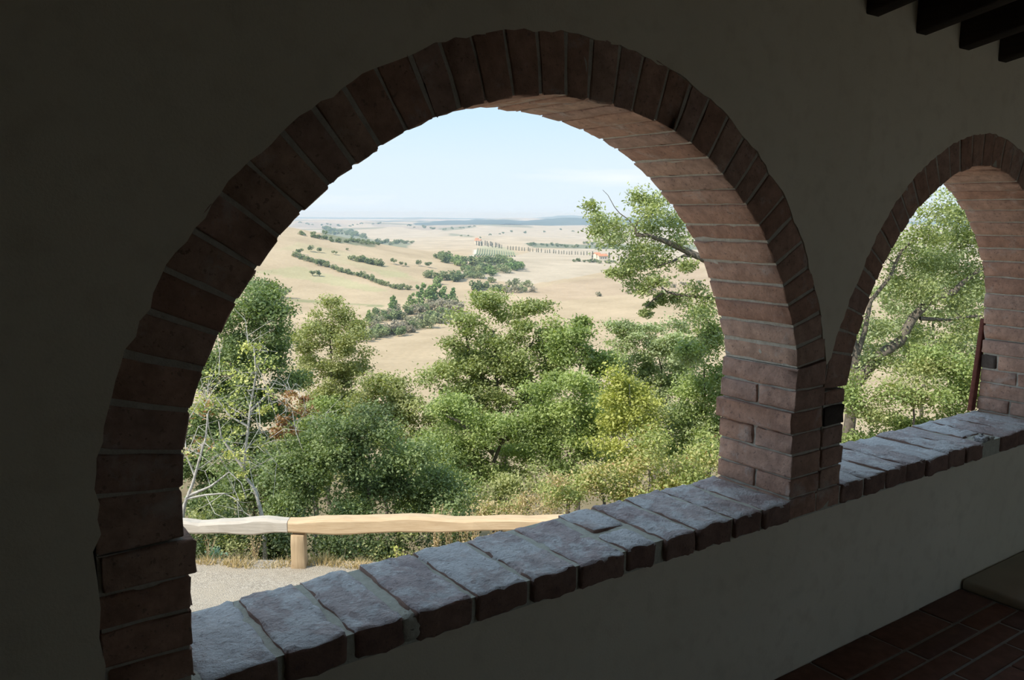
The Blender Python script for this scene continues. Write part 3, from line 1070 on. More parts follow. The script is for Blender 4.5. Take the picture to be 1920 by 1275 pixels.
def tree(name, label, cat, blobs, v, pal, base=None, seed=0, leaf=0.055, dens=2.4, bark=None, limbs=(), group=None,
         trunk_r=0.10, twig=0.006, depth=0.9, spread=0.13, mixpal=None, mixp=0.0, base_z=None, clump_k=1.0, bare=0):
    """a tree or shrub grown from crown lobes (pixel x, pixel y, pixel radius[, extra distance])"""
    rng = np.random.default_rng(seed + 100)
    bark = bark or M_BARK
    C, R = [], []
    for b in blobs:
        vv = v + (b[3] if len(b) > 3 else 0) + rng.uniform(-.4, .4) * (v / 15)
        C.append(at(b[0], b[1], vv)); R.append(b[2] * vv / FPX)
    C, R = np.array(C), np.array(R)
    if base is None:
        w = C[np.argmin(C[:, 2])]
        bx = C[:, :2].mean(0) * 0.8 + w[:2] * 0.2
    else:
        bx = at(base[0], base[1], v)[:2]
    bu, bv = to_uv(np.array([bx[0], bx[1], 0]))
    gz = float(ground(bu, bv)) if bv > 9.1 else -2.44
    B = np.array([bx[0], bx[1], gz - 0.05])
    root = empty(name, (B[0], B[1], gz), label, cat, group)
    # clumps of foliage inside the lobes
    cl, cr_ = [], []
    for c, r in zip(C, R):
        k = max(3, int(clump_k * 8 * (r / 0.45) ** 2))
        d = rng.normal(0, 1, (k, 3)); d /= np.linalg.norm(d, axis=1, keepdims=True)
        rr = r * rng.uniform(0.35, 1.0, (k, 1)) ** 0.6
        p = c + d * rr * np.array([1, 1, 0.85]) * rng.uniform(0.8, 1.12, (k, 1))
        ru = (p - c) @ FH
        p = p + FH * (ru * (depth - 1))[:, None]
        cl.append(p); cr_ += [r] * k
    cl = np.concatenate(cl)
    cr_ = np.array(cr_)
    u_, v__ = to_uv(cl)
    gzc = np.where(v__ > 9.1, ground(u_, v__), -2.44)
    cl[:, 2] = np.maximum(cl[:, 2], gzc + 0.12)
    # skeleton
    tr, brn = Wood(), Wood()
    nodes, rad = [], []
    top = C.mean(0)
    top = top + np.array([0, 0, 0.35 * (C[:, 2].max() - top[2])])
    npt = 9
    t = np.linspace(0, 1, npt)[:, None]
    path = B + (top - B) * t
    path[1:-1] += rng.normal(0, 0.035 * np.linalg.norm(top - B), (npt - 2, 3)) * np.array([.6, .6, .2])
    if limbs and limbs[0] == 'trunk':
        path = np.array([at(x, y, v + (dv[0] if dv else 0)) for x, y, *dv in limbs[1]])
        path = np.concatenate([[B], path])
        limbs = limbs[2:]
        npt = len(path)
    trunk_r *= 0.62
    rt_ = np.linspace(trunk_r, max(twig * 1.5, trunk_r * 0.22), npt)
    rt_[0] *= 1.25
    tr.add(path, rt_, 8)
    for p, r in zip(path[1:], rt_[1:]): nodes.append(p); rad.append(r)
    dense = []
    for a, b in zip(path[:-1], path[1:]):
        for s in (0.25, 0.5, 0.75):
            dense.append(a + (b - a) * s)
    for p in dense[2:]: nodes.append(p); rad.append(trunk_r * 0.5)
    for lp, r0, r1 in limbs:
        q = np.array([at(x, y, v + (dv[0] if dv else 0)) for x, y, *dv in lp])
        rr = np.linspace(r0, r1, len(q))
        tr.add(q, rr, 7)
        for p, r in zip(q, rr): nodes.append(p); rad.append(r)
        for a, b in zip(q[:-1], q[1:]): nodes.append((a + b) / 2); rad.append((r0 + r1) / 2)
    nodes = list(map(np.asarray, nodes))
    order = np.argsort(np.linalg.norm(cl - path[min(2, npt - 1)], axis=1))
    for i in order:
        N = np.array(nodes)
        dv = cl[i] - N
        dist = np.linalg.norm(dv, axis=1) + 0.8 * np.maximum(0, -dv[:, 2])
        k = int(np.argmin(dist))
        a, b = N[k], cl[i]
        L = np.linalg.norm(b - a)
        m1 = a + (b - a) * 0.4 + rng.normal(0, 0.10 * L, 3) + np.array([0, 0, 0.06 * L])
        m2 = a + (b - a) * 0.75 + rng.normal(0, 0.07 * L, 3)
        r0 = min(rad[k] * 0.7, twig * (1.2 + 1.6 * L))
        brn.add(np.array([a, m1, m2, b]), np.array([r0, r0 * .75, r0 * .5, twig * .35]), 4)
        nodes += [m1, m2, b]; rad += [r0 * .75, r0 * .5, twig]
    tr.put('trunk', bark, root)
    o = brn.put('branches', bark, root)
    if o: o['kind'] = 'stuff'
    if bare:        # leafless outer twigs
        bt = Wood()
        N = np.array(nodes)
        for q in range(bare):
            a = N[rng.integers(2, len(N))]
            d = rng.normal(0, 1, 3) + np.array([0, 0, .35])
            d /= np.linalg.norm(d)
            L = rng.uniform(.25, .7)
            b = a + d * L * .5 + rng.normal(0, .05, 3)
            c_ = a + d * L + rng.normal(0, .09, 3) - np.array([0, 0, .05])
            bt.add(np.array([a, b, c_]), np.array([.0055, .004, .0015]), 4)
            e = b + (c_ - b) * .3 + rng.normal(0, .13, 3)
            bt.add(np.array([b, (b + e) / 2 + rng.normal(0, .02, 3), e]), np.array([.0035, .0025, .0012]), 3)
        bt.put('bare_twigs', bark, root)['kind'] = 'stuff'
    # leaves
    leaf *= 1.1
    leafpx = leaf * FPX / v
    area = 0.42 * leafpx * leafpx
    wgt = np.array([b[2] for b in blobs], float)
    ntot = int(4.6 * dens * math.pi * (wgt ** 2).sum() / area)
    pw = rng.uniform(0.25, 1.6, len(cl))
    per = rng.multinomial(ntot, pw / pw.sum())
    idx = np.repeat(np.arange(len(cl)), per)
    sp = (np.minimum(spread, cr_[idx] * (0.75 if name == 'oak_tree' else 0.5)) * rng.uniform(0.7, 1.25, len(cl))[idx])[:, None]
    cen = cl[idx] + rng.normal(0, 1, (ntot, 3)) * sp * np.array([1.1, 1.1, .62])
    u_, v__ = to_uv(cen)
    gzc = np.where(v__ > 9.1, ground(u_, v__), -2.44)
    keep = cen[:, 2] > gzc + .02
    cen, idx = cen[keep], idx[keep]
    tint = rng.normal(0, 0.22, len(cl))[idx]
    cols = pal_cols(pal, len(cen), rng, tint)
    if mixpal:
        s = rng.random(len(cl))[idx] < mixp
        s |= rng.random(len(cen)) < mixp * 0.25
        cols[s] = pal_cols(mixpal, int(s.sum()), rng)
    LV, LF, LC = leaves_mesh(cen, leaf * rng.uniform(0.6, 1.25, len(cen)), rng, cols)
    f = put('foliage', LV, LF, M_LEAF, root, LC, smooth=False)
    f['kind'] = 'stuff'
    return root


# ------------------------------------------------------------------ trees beyond the fence (nearest last)
tree('tree', 'large oak crown in the middle of the big arch, tallest of the row', 'tree',
     [(930, 572, 40), (880, 598, 36), (990, 602, 44), (900, 650, 55), (960, 665, 55), (1030, 655, 42), (862, 700, 52), (940, 725, 60), (1010, 715, 55), (826, 712, 34), (1060, 690, 36), (915, 560, 22), (845, 640, 22), (1035, 615, 20), (880, 770, 50), (980, 780, 50)],
     19, 'oak', base=(950, 900), seed=1, leaf=0.07, dens=1.9, trunk_r=0.16,
     limbs=('trunk', [(945, 880), (940, 800), (932, 740), (930, 680), (925, 620)],
            ([(932, 750), (900, 700), (880, 660), (872, 620)], .06, .02), ([(935, 720), (970, 680), (1000, 640)], .06, .02)))
tree('tree', 'green oak with a rounded top right of the tallest oak', 'tree',
     [(1080, 612, 28), (1068, 650, 44), (1112, 672, 42), (1050, 722, 42), (1122, 730, 48), (1090, 782, 50), (1140, 690, 26), (1095, 600, 14), (1060, 800, 40)],
     18, 'mid', base=(1090, 880), seed=2, leaf=0.07, dens=2.0, trunk_r=0.13)
tree('tree', 'grey-green tree behind, against the field right of the rounded oak', 'tree',
     [(1160, 632, 34), (1200, 642, 40), (1250, 645, 42), (1180, 692, 48), (1240, 695, 48), (1292, 655, 38), (1300, 705, 42), (1220, 622, 22), (1270, 612, 22), (1165, 612, 16), (1200, 740, 50), (1270, 750, 50)],
     26, 'grey', base=(1230, 860), seed=3, leaf=0.08, dens=1.9, trunk_r=0.14)
tree('tree', 'olive-green tree with a pointed top against the hillside field', 'tree',
     [(624, 572, 20), (612, 602, 34), (650, 622, 36), (590, 640, 36), (645, 668, 42), (582, 692, 42), (662, 702, 36), (620, 735, 42), (568, 640, 24), (632, 588, 18), (600, 780, 50), (655, 760, 40)],
     22, 'olive', base=(620, 880), seed=4, leaf=0.07, dens=1.8, trunk_r=0.13)
tree('tree', 'smaller olive tree dipping below the bare field left of centre', 'tree',
     [(731, 708, 22), (722, 750, 40), (770, 762, 36), (682, 772, 42), (760, 802, 42), (818, 800, 36), (705, 720, 24), (752, 728, 24), (720, 810, 40)],
     18, 'olive', base=(740, 900), seed=5, leaf=0.065, dens=2.1, trunk_r=0.10)
tree('tree', 'bright green oak with crooked dark limbs below the tallest oak', 'tree',
     [(850, 802, 52), (920, 785, 55), (980, 795, 50), (900, 852, 52), (970, 862, 48), (860, 872, 46), (1030, 802, 48), (935, 900, 40), (820, 850, 40), (1000, 745, 40), (840, 760, 36)],
     15.5, 'mid', base=(925, 960), seed=6, leaf=0.055, dens=1.7, trunk_r=0.12,
     limbs=('trunk', [(935, 930), (920, 880), (940, 830), (930, 780)],
            ([(925, 850), (890, 815), (860, 790), (838, 780)], .05, .02), ([(938, 830), (990, 800), (1030, 780)], .05, .018)))
tree('tree', 'green oak with light gaps between its branches left of the yellowish tree', 'tree',
     [(1060, 765, 40), (1100, 830, 42), (1050, 860, 40), (1120, 780, 34), (1020, 840, 36), (1085, 880, 30), (1070, 720, 34)],
     15, 'mid', base=(1075, 940), seed=7, leaf=0.055, dens=1.7, trunk_r=0.10)
tree('tree', 'big dark-leaved tree beside the left flank of the big arch', 'tree',
     [(495, 540, 22), (516, 556, 20), (478, 572, 42), (455, 612, 52), (510, 605, 40), (472, 672, 60), (425, 690, 52), (528, 662, 40), (536, 716, 36), (405, 770, 56), (460, 750, 56), (372, 690, 50), (375, 800, 50), (440, 830, 50), (515, 770, 44), (350, 860, 50), (420, 900, 50), (500, 840, 50)],
     16, 'dark', base=(440, 990), seed=8, leaf=0.06, dens=2.0, trunk_r=0.17)
tree('tree', 'pale yellow-green slender tree with a grey stem near the pier', 'tree',
     [(1160, 702, 22), (1182, 742, 36), (1150, 790, 40), (1200, 800, 40), (1172, 850, 42), (1212, 752, 26), (1135, 840, 34), (1215, 850, 34), (1140, 745, 24)],
     14, 'yellow', base=(1178, 930), seed=9, leaf=0.055, dens=1.5, trunk_r=0.05, bark=M_PALEBARK,
     limbs=('trunk', [(1182, 900), (1178, 840), (1182, 780), (1180, 720)]))
tree('tree', 'bushy green tree half hidden by the brick pier', 'tree',
     [(1320, 602, 34), (1346, 650, 42), (1332, 722, 50), (1312, 782, 46), (1352, 802, 46), (1285, 722, 36), (1380, 700, 50), (1275, 790, 40), (1300, 660, 30), (1290, 840, 40)],
     14.5, 'mid', base=(1340, 930), seed=10, leaf=0.055, dens=1.9, trunk_r=0.10, mixpal='grey', mixp=0.3)
tree('tree', 'shaded dark green tree low behind the rail, left of centre', 'tree',
     [(640, 822, 52), (702, 852, 60), (592, 880, 52), (760, 882, 58), (818, 902, 44), (652, 932, 54), (722, 942, 54), (798, 948, 40), (562, 932, 46), (690, 800, 40), (770, 830, 40), (600, 830, 40), (540, 880, 40), (840, 950, 36)],
     12.3, 'dark', base=(690, 1010), seed=11, leaf=0.05, dens=2.0, trunk_r=0.11)

# the oak behind the pier: one limb shows in the big arch, trunk and crown in the small one
oak_l = [(1108, 388, 12), (1120, 402, 13), (1132, 416, 16), (1152, 424, 18), (1140, 442, 18), (1126, 434, 12), (1162, 442, 20), (1196, 366, 12), (1216, 372, 20), (1236, 392, 20), (1210, 402, 25), (1250, 412, 22), (1266, 432, 18), (1200, 425, 20), (1232, 432, 25), (1276, 452, 16), (1192, 482, 26), (1220, 472, 30), (1250, 492, 22), (1200, 510, 22), (1160, 515, 9), (1148, 513, 6), (1176, 506, 11), (1196, 526, 13), (1216, 545, 12), (1232, 531, 14), (1300, 542, 16), (1322, 562, 22), (1290, 572, 18), (1310, 592, 24), (1240, 560, 8), (1222, 570, 7), (1212, 585, 6), (1290, 500, 10), (1268, 560, 8)]
oak_r = [(1770, 372, 22), (1752, 402, 30), (1792, 402, 30), (1732, 442, 34), (1790, 452, 38), (1820, 432, 28), (1702, 492, 36), (1752, 502, 38), (1812, 502, 36), (1682, 542, 36), (1732, 545, 34), (1800, 560, 32), (1652, 602, 34), (1720, 640, 34), (1772, 622, 38), (1822, 612, 32), (1642, 662, 32), (1702, 682, 38), (1762, 690, 38), (1440, 420, 60), (1500, 400, 60), (1560, 420, 60), (1620, 440, 50), (1530, 520, 60), (1850, 450, 40), (1870, 540, 40)]
tree('oak_tree', 'spreading oak behind the pier, limb reaching left against the sky', 'tree', oak_l + oak_r, 13, 'oak',
     base=(1580, 1000), seed=12, leaf=0.05, dens=1.3, trunk_r=0.19, twig=0.005, spread=0.13, mixpal='grey', mixp=0.35, clump_k=2.2,
     limbs=('trunk', [(1585, 860), (1600, 740), (1606, 660), (1585, 590), (1540, 520)],
            ([(1590, 600), (1500, 560), (1420, 530), (1350, 500), (1306, 479), (1267, 461), (1242, 450), (1214, 441), (1194, 441), (1191, 428)], .085, .018),
            ([(1310, 481), (1284, 479), (1262, 489), (1231, 500)], .03, .010),
            ([(1200, 440), (1188, 425), (1179, 412), (1162, 400), (1152, 388), (1140, 366), (1130, 356)], .012, .003),
            ([(1420, 545), (1340, 560), (1271, 553), (1247, 546), (1225, 562), (1212, 574), (1207, 592)], .03, .004),
            ([(1603, 720), (1650, 665), (1688, 640), (1711, 597), (1743, 563), (1790, 546), (1805, 530), (1841, 503)], .10, .03),
            ([(1725, 597), (1770, 600), (1841, 591)], .035, .02),
            ([(1600, 690), (1622, 620), (1632, 565), (1668, 520), (1690, 470), (1735, 430), (1762, 395)], .045, .010)))
tree('tree', 'sunlit scrubby tree filling the lower half of the small arch', 'tree',
     [(1622, 762, 40), (1682, 742, 46), (1742, 742, 46), (1800, 742, 36), (1652, 802, 40), (1722, 790, 46), (1780, 782, 36), (1610, 820, 36), (1840, 700, 40), (1590, 720, 30), (1760, 690, 30)],
     12, 'olive', base=(1700, 900), seed=13, leaf=0.05, dens=1.9, trunk_r=0.08, mixpal='mid', mixp=0.5)
tree('tree', 'pale hazy green tree seen through the upper part of the small arch', 'tree',
     [(1700, 560, 60), (1780, 560, 60), (1640, 640, 60), (1740, 660, 60), (1820, 660, 60), (1760, 480, 50), (1840, 560, 60)],
     24, 'grey', base=(1740, 860), seed=14, leaf=0.08, dens=1.5, trunk_r=0.14)

# lower trees filling the slope between the crowns
for i, (bl, v, pal, lab) in enumerate([
        ([(560, 800, 40), (600, 770, 40), (545, 850, 44), (610, 840, 40), (580, 900, 46), (640, 780, 30)], 18, 'mid', 'low green tree under the pointed olive tree'),
        ([(480, 880, 44), (520, 910, 44), (450, 920, 44), (500, 950, 40), (410, 860, 40), (400, 940, 44), (540, 960, 36)], 13.5, 'dark', 'dark low tree behind the crooked pale sapling'),
        ([(790, 850, 40), (830, 900, 44), (800, 930, 40), (860, 930, 44), (890, 960, 36), (850, 970, 30)], 14, 'mid', 'low green tree right of the shaded dark tree'),
        ([(900, 810, 44), (960, 820, 44), (830, 780, 40), (1010, 800, 40), (880, 740, 40), (1050, 800, 40)], 22, 'grey', 'grey-green tree filling behind the crooked oak'),
        ([(960, 920, 36), (1010, 900, 36), (930, 940, 30), (1040, 930, 26)], 13.5, 'olive', 'low olive bush-like tree under the crooked oak'),
        ([(1130, 820, 40), (1180, 790, 40), (1240, 790, 44), (1290, 800, 44), (1220, 840, 40), (1270, 850, 40)], 18, 'olive', 'olive tree filling behind the slender yellowish tree'),
        ([(1090, 800, 36), (1130, 770, 36), (1160, 880, 36), (1110, 860, 32)], 16, 'mid', 'small green tree between the oak with gaps and the yellowish tree'),
        ([(700, 820, 46), (760, 850, 46), (650, 860, 46), (800, 840, 40), (690, 900, 46)], 16, 'olive', 'olive tree standing close behind the shaded dark tree')]):
    tree('tree', lab, 'tree', bl, v, pal, seed=200 + i, leaf=0.055, dens=1.5, trunk_r=0.09)

# shrubs
tree('bramble_bush', 'yellowing bramble with reddish leaves below the pier', 'bush',
     [(1100, 882, 38), (1180, 902, 42), (1250, 882, 46), (1312, 872, 42), (1332, 842, 40), (1060, 912, 34), (1150, 932, 34), (1230, 930, 30), (1290, 910, 30), (1240, 840, 34)],
     11.5, 'bramble', base=(1210, 960), seed=15, leaf=0.05, dens=1.5, trunk_r=0.02, mixpal='rust', mixp=0.03)
tree('bush', 'straw-brown dried thicket just above the far end of the rail', 'bush',
     [(1000, 930, 30), (1040, 940, 30), (950, 940, 26), (1080, 930, 26), (900, 950, 20), (980, 955, 24), (1040, 905, 20)],
     11, 'straw', base=(1000, 985), seed=16, leaf=0.035, dens=0.7, trunk_r=0.012, mixpal='bramble', mixp=0.35, twig=0.004)
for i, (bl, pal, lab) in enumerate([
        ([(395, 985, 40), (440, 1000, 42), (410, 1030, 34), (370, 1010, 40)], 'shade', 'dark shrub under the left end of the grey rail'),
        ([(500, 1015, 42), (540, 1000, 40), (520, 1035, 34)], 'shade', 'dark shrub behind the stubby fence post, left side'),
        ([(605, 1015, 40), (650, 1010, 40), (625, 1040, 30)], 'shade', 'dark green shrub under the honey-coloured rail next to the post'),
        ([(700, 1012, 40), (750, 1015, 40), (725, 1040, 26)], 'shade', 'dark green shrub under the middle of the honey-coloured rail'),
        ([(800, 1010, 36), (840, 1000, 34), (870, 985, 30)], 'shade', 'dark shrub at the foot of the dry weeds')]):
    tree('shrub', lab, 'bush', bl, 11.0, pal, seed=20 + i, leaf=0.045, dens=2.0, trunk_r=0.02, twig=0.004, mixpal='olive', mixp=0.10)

# pale-barked saplings by the fence
tree('sapling', 'pale crooked sapling with sparse yellowish leaves behind the grey rail', 'tree',
     [(402, 702, 30), (440, 692, 30), (482, 682, 26), (382, 742, 26), (422, 742, 30), (460, 735, 26), (492, 735, 20), (440, 790, 26), (482, 830, 16), (442, 852, 20), (462, 882, 16), (362, 762, 22), (478, 650, 16), (455, 930, 10), (500, 770, 14)],
     10.8, 'sapling', base=(496, 1050), seed=30, leaf=0.045, dens=0.30, trunk_r=0.05, bark=M_PALEBARK, twig=0.0055, clump_k=1.1, bare=48,
     limbs=('trunk', [(496, 1000), (490, 962), (478, 918), (456, 888), (462, 830), (470, 760), (480, 700), (476, 650)],
            ([(458, 880), (432, 845), (415, 820), (410, 790)], .022, .008), ([(466, 800), (430, 780), (405, 745)], .016, .006), ([(470, 770), (500, 740), (520, 710)], .014, .005)))
tree('sapling', 'whitish forked sapling at the very left edge of the view', 'tree',
     [(352, 790, 18), (392, 770, 18), (372, 830, 16), (402, 830, 12), (350, 850, 16)],
     10.5, 'sapling', base=(338, 1050), seed=31, leaf=0.045, dens=0.3, trunk_r=0.045, bark=M_PALEBARK, twig=0.006, mixpal='rust', mixp=0.4, bare=26,
     limbs=('trunk', [(338, 1000), (346, 945), (362, 905), (374, 860), (386, 820), (390, 775)],
            ([(350, 935), (385, 928), (420, 925), (448, 938)], .018, .005), ([(352, 930), (395, 912), (430, 885)], .022, .008), ([(430, 885), (452, 905), (462, 935)], .008, .003),
            ([(366, 895), (352, 860), (345, 820)], .014, .005)))
tree('dead_shrub', 'dead rust-brown leaves on grey twigs in front of dark trees', 'bush',
     [(542, 750, 18), (562, 768, 18), (530, 788, 16), (575, 748, 12), (552, 808, 10), (545, 735, 10), (520, 812, 10)],
     12.2, 'rust', base=(590, 1000), seed=32, leaf=0.05, dens=1.0, trunk_r=0.02, bark=M_PALEBARK, twig=0.004, bare=22,
     limbs=('trunk', [(590, 960), (585, 900), (570, 850), (555, 810), (548, 770)], ([(580, 880), (600, 840), (610, 800)], .01, .003)))

# ------------------------------------------------------------------ fence of rough rails
def log_rail(name, pa, pb, h, d, mat, parent, seed, n=22):
    rng = np.random.default_rng(seed)
    V = []
    ax_ = (pb - pa)
    side = np.array([ax_[1], -ax_[0], 0.0]); side /= np.linalg.norm(side)      # towards the camera side
    prof = [(-.5, -.36), (-.5, .30), (-.30, .5), (.32, .5), (.5, .33), (.5, -.34), (.32, -.5), (-.34, -.5)]
    ph = rng.uniform(0, 6, 6)
    for i in range(n + 1):
        s = i / n
        c = pa + ax_ * s
        wt = 0.012 * math.sin(9 * s + ph[0]) + 0.008 * math.sin(23 * s + ph[1])
        wb = 0.014 * math.sin(8 * s + ph[2]) + 0.008 * math.sin(19 * s + ph[3])
        for a, b in prof:
            z = b * h + (wt if b > 0 else wb) + rng.normal(0, .002)
            V.append(c + side * (a * d + 0.008 * math.sin(13 * s + ph[4]) + rng.normal(0, .002)) + np.array([0, 0, z]))
    k = len(prof)
    F = []
    for i in range(n):
        for j in range(k):
            F.append([i * k + j, i * k + (j + 1) % k, (i + 1) * k + (j + 1) % k, (i + 1) * k + j])
    F += [list(range(k))[::-1], [n * k + j for j in range(k)]]
    o = put(name, V, F, mat, parent, smooth=False, origin=(pa + pb) / 2)
    # lay the grain along the rail
    ang = math.atan2(ax_[1], ax_[0])
    o.rotation_euler = (0, 0, ang)
    me = o.data
    me.transform(Matrix.Rotation(-ang, 4, 'Z'))
    return o


PB = on_z(563, 1061, -2.44)
_, VF = to_uv(PB)
VF = float(VF)
f_root = empty('rail_fence', (PB[0], PB[1], -2.44), 'low fence of rough wooden rails on a stubby post beyond the gravel', 'fence')


def rail_pt(x, y): return at(x, y, VF)


ra, rb = rail_pt(262, 989), rail_pt(542, 983.5)
log_rail('rail', ra, rb, 0.150, 0.16, M_RAILG, f_root, 3)['label'] = 'grey weathered rail'
ra, rb = rail_pt(543, 983), rail_pt(1130, 980)
log_rail('rail', ra, rb, 0.165, 0.17, M_RAILN, f_root, 5, 34)['label'] = 'fresh honey-coloured rail'
for x, yb in ((563, 1061), (275, 1063), (1110, 1059)):
    top = rail_pt(x - 3, 998)
    P, F = rbox((0.165, 0.15, 0.42), 0.012, (2, 2, 4))
    P = P - np.array((.5, .5, 0))
    ang = math.atan2(RH[1], RH[0])
    H = top[2] + 2.46
    Q = np.stack([P[:, 0] * 0.165 * (1 - .10 * P[:, 2]), P[:, 1] * 0.14, P[:, 2] * H], 1) + RNG.normal(0, .0025, P.shape)
    W = np.stack([Q[:, 0] * RH[0] + Q[:, 1] * FH[0] + top[0] - Q[:, 2] * .02 * 0, Q[:, 0] * RH[1] + Q[:, 1] * FH[1] + top[1], Q[:, 2] - 2.47], 1)
    put('post', W, F, M_POST, f_root, origin=W.mean(0))

# ------------------------------------------------------------------ dry grass and weeds along the fence
rng = np.random.default_rng(5)
GV, GF, GC, gn = [], [], [], 0
n_bl = 9000
gx = rng.uniform(-5.5, 4.5, n_bl)
gv = VF - 0.05 + np.abs(rng.normal(0, 0.20, n_bl)) + 0.05 * np.sin(gx * 5)
clump = np.sin(gx * 4.1 + 1) * np.sin(gx * 9.7) + rng.normal(0, .35, n_bl)
hgt = np.clip(0.05 + 0.06 * clump, 0.02, 0.20) * rng.uniform(.6, 1.3, n_bl)
gz = np.where(gv > 9.1, ground(gx, gv), -2.445)
b0 = np.stack([CAM[0] + gx * RH[0] + gv * FH[0], CAM[1] + gx * RH[1] + gv * FH[1], gz], -1)
ang = rng.uniform(0, 6.28, n_bl)
wdir = np.stack([np.cos(ang), np.sin(ang), 0 * ang], -1) * 0.006
lean = np.stack([rng.normal(0, .5, n_bl), rng.normal(0, .5, n_bl), np.ones(n_bl)], -1)
V = np.stack([b0 - wdir, b0 + wdir, b0 + lean * hgt[:, None]], 1).reshape(-1, 3)
cols = np.repeat(pal_cols('straw', n_bl, rng), 3, axis=0)
set_props(put('dry_grass', V, (np.arange(n_bl)[:, None] * 3 + np.array([0, 1, 2])), M_DRY, cols=cols, smooth=False), kind='stuff', label='straw-coloured dry grass along the fence line')


def weed(name, label, cat, x, yb, ytop, v, pal, seed, stems=6, spread_px=20, leaf=0.03, per=24, group=None, stem_mat=None, r=0.004):
    rg = np.random.default_rng(seed)
    b = at(x, yb, v)
    u, vv = to_uv(b)
    gz = float(ground(u, vv)) if vv > 9.1 else -2.44
    b = np.array([b[0], b[1], gz])
    root = empty(name, b, label, cat, group)
    w = Wood()
    cen = []
    for s in range(stems):
        tx = x + rg.uniform(-1, 1) * spread_px
        t = at(tx, ytop + rg.uniform(0, .35) * (yb - ytop), v + rg.uniform(-.15, .15))
        m = (b + t) / 2 + rg.normal(0, .02, 3) + (t - b) * np.array([-.15, -.15, 0])
        bb = b + np.append(rg.normal(0, .03, 2), -.03)
        w.add(np.array([bb, m, t]), np.array([r, r * .8, r * .4]), 4)
        for q in range(per):
            f = rg.uniform(.3, 1.02)
            p = bb * (1 - f) ** 2 + 2 * m * f * (1 - f) + t * f * f
            cen.append(p + rg.normal(0, .022, 3))
    w.put('stems', stem_mat or M_RAILN, root)
    cen = np.array(cen)
    LV, LF, LC = leaves_mesh(cen, leaf * rg.uniform(.6, 1.3, len(cen)), rg, pal_cols(pal, len(cen), rg), aspect=0.6)
    put('leaves', LV, LF, M_LEAF, root, LC, smooth=False)['kind'] = 'stuff'
    return root


for i, (x, yt) in enumerate([(818, 948), (842, 952), (868, 958), (893, 948), (925, 950), (955, 955), (985, 945), (1015, 950)]):
    weed('dry_weed', ['first', 'second', 'third', 'fourth', 'fifth', 'sixth', 'seventh', 'eighth'][i] + ' tall dry weed from the post, behind the honey-coloured rail', 'weed', x, 1040, yt, 10.2 + .06 * (i % 3), 'straw', 60 + i, 9, 16, 0.036, 30, 'dry weeds behind the rail')
weed('thistle', 'blue-green thistle at the gravel edge left of the post', 'plant', 405, 1062, 1028, 9.3, 'blue', 81, 12, 22, 0.035, 22)
weed('seedling', 'yellow-green seedling growing at the gravel edge beside the sill', 'plant', 745, 1062, 1020, 9.5, 'yellow', 82, 5, 10, 0.04, 14)
weed('dry_weed', 'brown withered weed stalks in front of the grey rail', 'weed', 392, 1062, 1002, 9.35, 'rust', 83, 5, 16, 0.022, 10)
weed('dry_weed', 'withered brown vine climbing beside the crooked sapling under the rail', 'weed', 478, 1060, 1000, 9.6, 'straw', 84, 9, 16, 0.026, 16)
# ------------------------------------------------------------------ bushes, hedgerow trees and cypresses in the valley
def far_mesh(name, seed, n, kind):
    rg = np.random.default_rng(seed)
    if kind == 'cypress':
        z = rg.uniform(0.02, 1.0, n) ** 0.9
        r = 0.13 * np.sqrt(np.clip(np.minimum(z * 5, 1.0) * (1.03 - z) ** 0.9, 0, 1)) * rg.uniform(.6, 1.05, n)
        a = rg.uniform(0, 6.28, n)
        c = np.stack([r * np.cos(a), r * np.sin(a), z], -1)
        sz = rg.uniform(.07, .12, n)
    else:
        k = 7
        lc = np.stack([rg.normal(0, .42, k), rg.normal(0, .42, k), rg.uniform(.30, .72, k)], -1)
        lr = rg.uniform(.28, .46, k)
        if kind == 'poplar':
            lc = np.stack([rg.normal(0, .16, k), rg.normal(0, .16, k), np.linspace(.25, 1.55, k)], -1)
            lr = np.linspace(.36, .18, k)
        i = rg.integers(0, k, n)
        d = rg.normal(0, 1, (n, 3)); d /= np.linalg.norm(d, axis=1, keepdims=True)
        c = lc[i] + d * (lr[i] * rg.uniform(.55, 1.02, n))[:, None]
        c[:, 2] = np.abs(c[:, 2])
        sz = rg.uniform(.13, .24, n)
    shade = np.repeat(rg.uniform(.75, 1.25, (n, 1)), 3, 1)
    V, F, C = leaves_mesh(c, sz, rg, shade, up=0.5, aspect=0.9)
    if kind == 'tree':      # lift the crown on a short trunk
        V[:, 2] += 0.35
    me = mesh_np(name, V, F, C, smooth=False)
    return me


def fm(name, *stops): return mat_far_leaf(name, list(stops))


M_FB = fm('hedge_foliage', (0, (0.19, 0.24, 0.11)), (.5, (0.26, 0.31, 0.145)), (1, (0.34, 0.36, 0.18)))
M_FS = fm('scrub_foliage', (0, (0.28, 0.31, 0.17)), (.5, (0.37, 0.34, 0.23)), (1, (0.42, 0.37, 0.28)))
M_FP = fm('poplar_foliage', (0, (0.20, 0.31, 0.11)), (1, (0.33, 0.40, 0.16)))
M_FC = fm('cypress_foliage', (0, (0.06, 0.09, 0.05)), (1, (0.09, 0.12, 0.065)))
MESH = {k: [far_mesh('far_' + k, 40 + 7 * s + len(k), n, k) for s in range(ns)] for k, n, ns in (('bush', 420, 4), ('tree', 420, 3), ('poplar', 420, 2), ('cypress', 200, 2))}
SRC = {}
frng = random.Random(3)
M_TRUNK = M_BARK


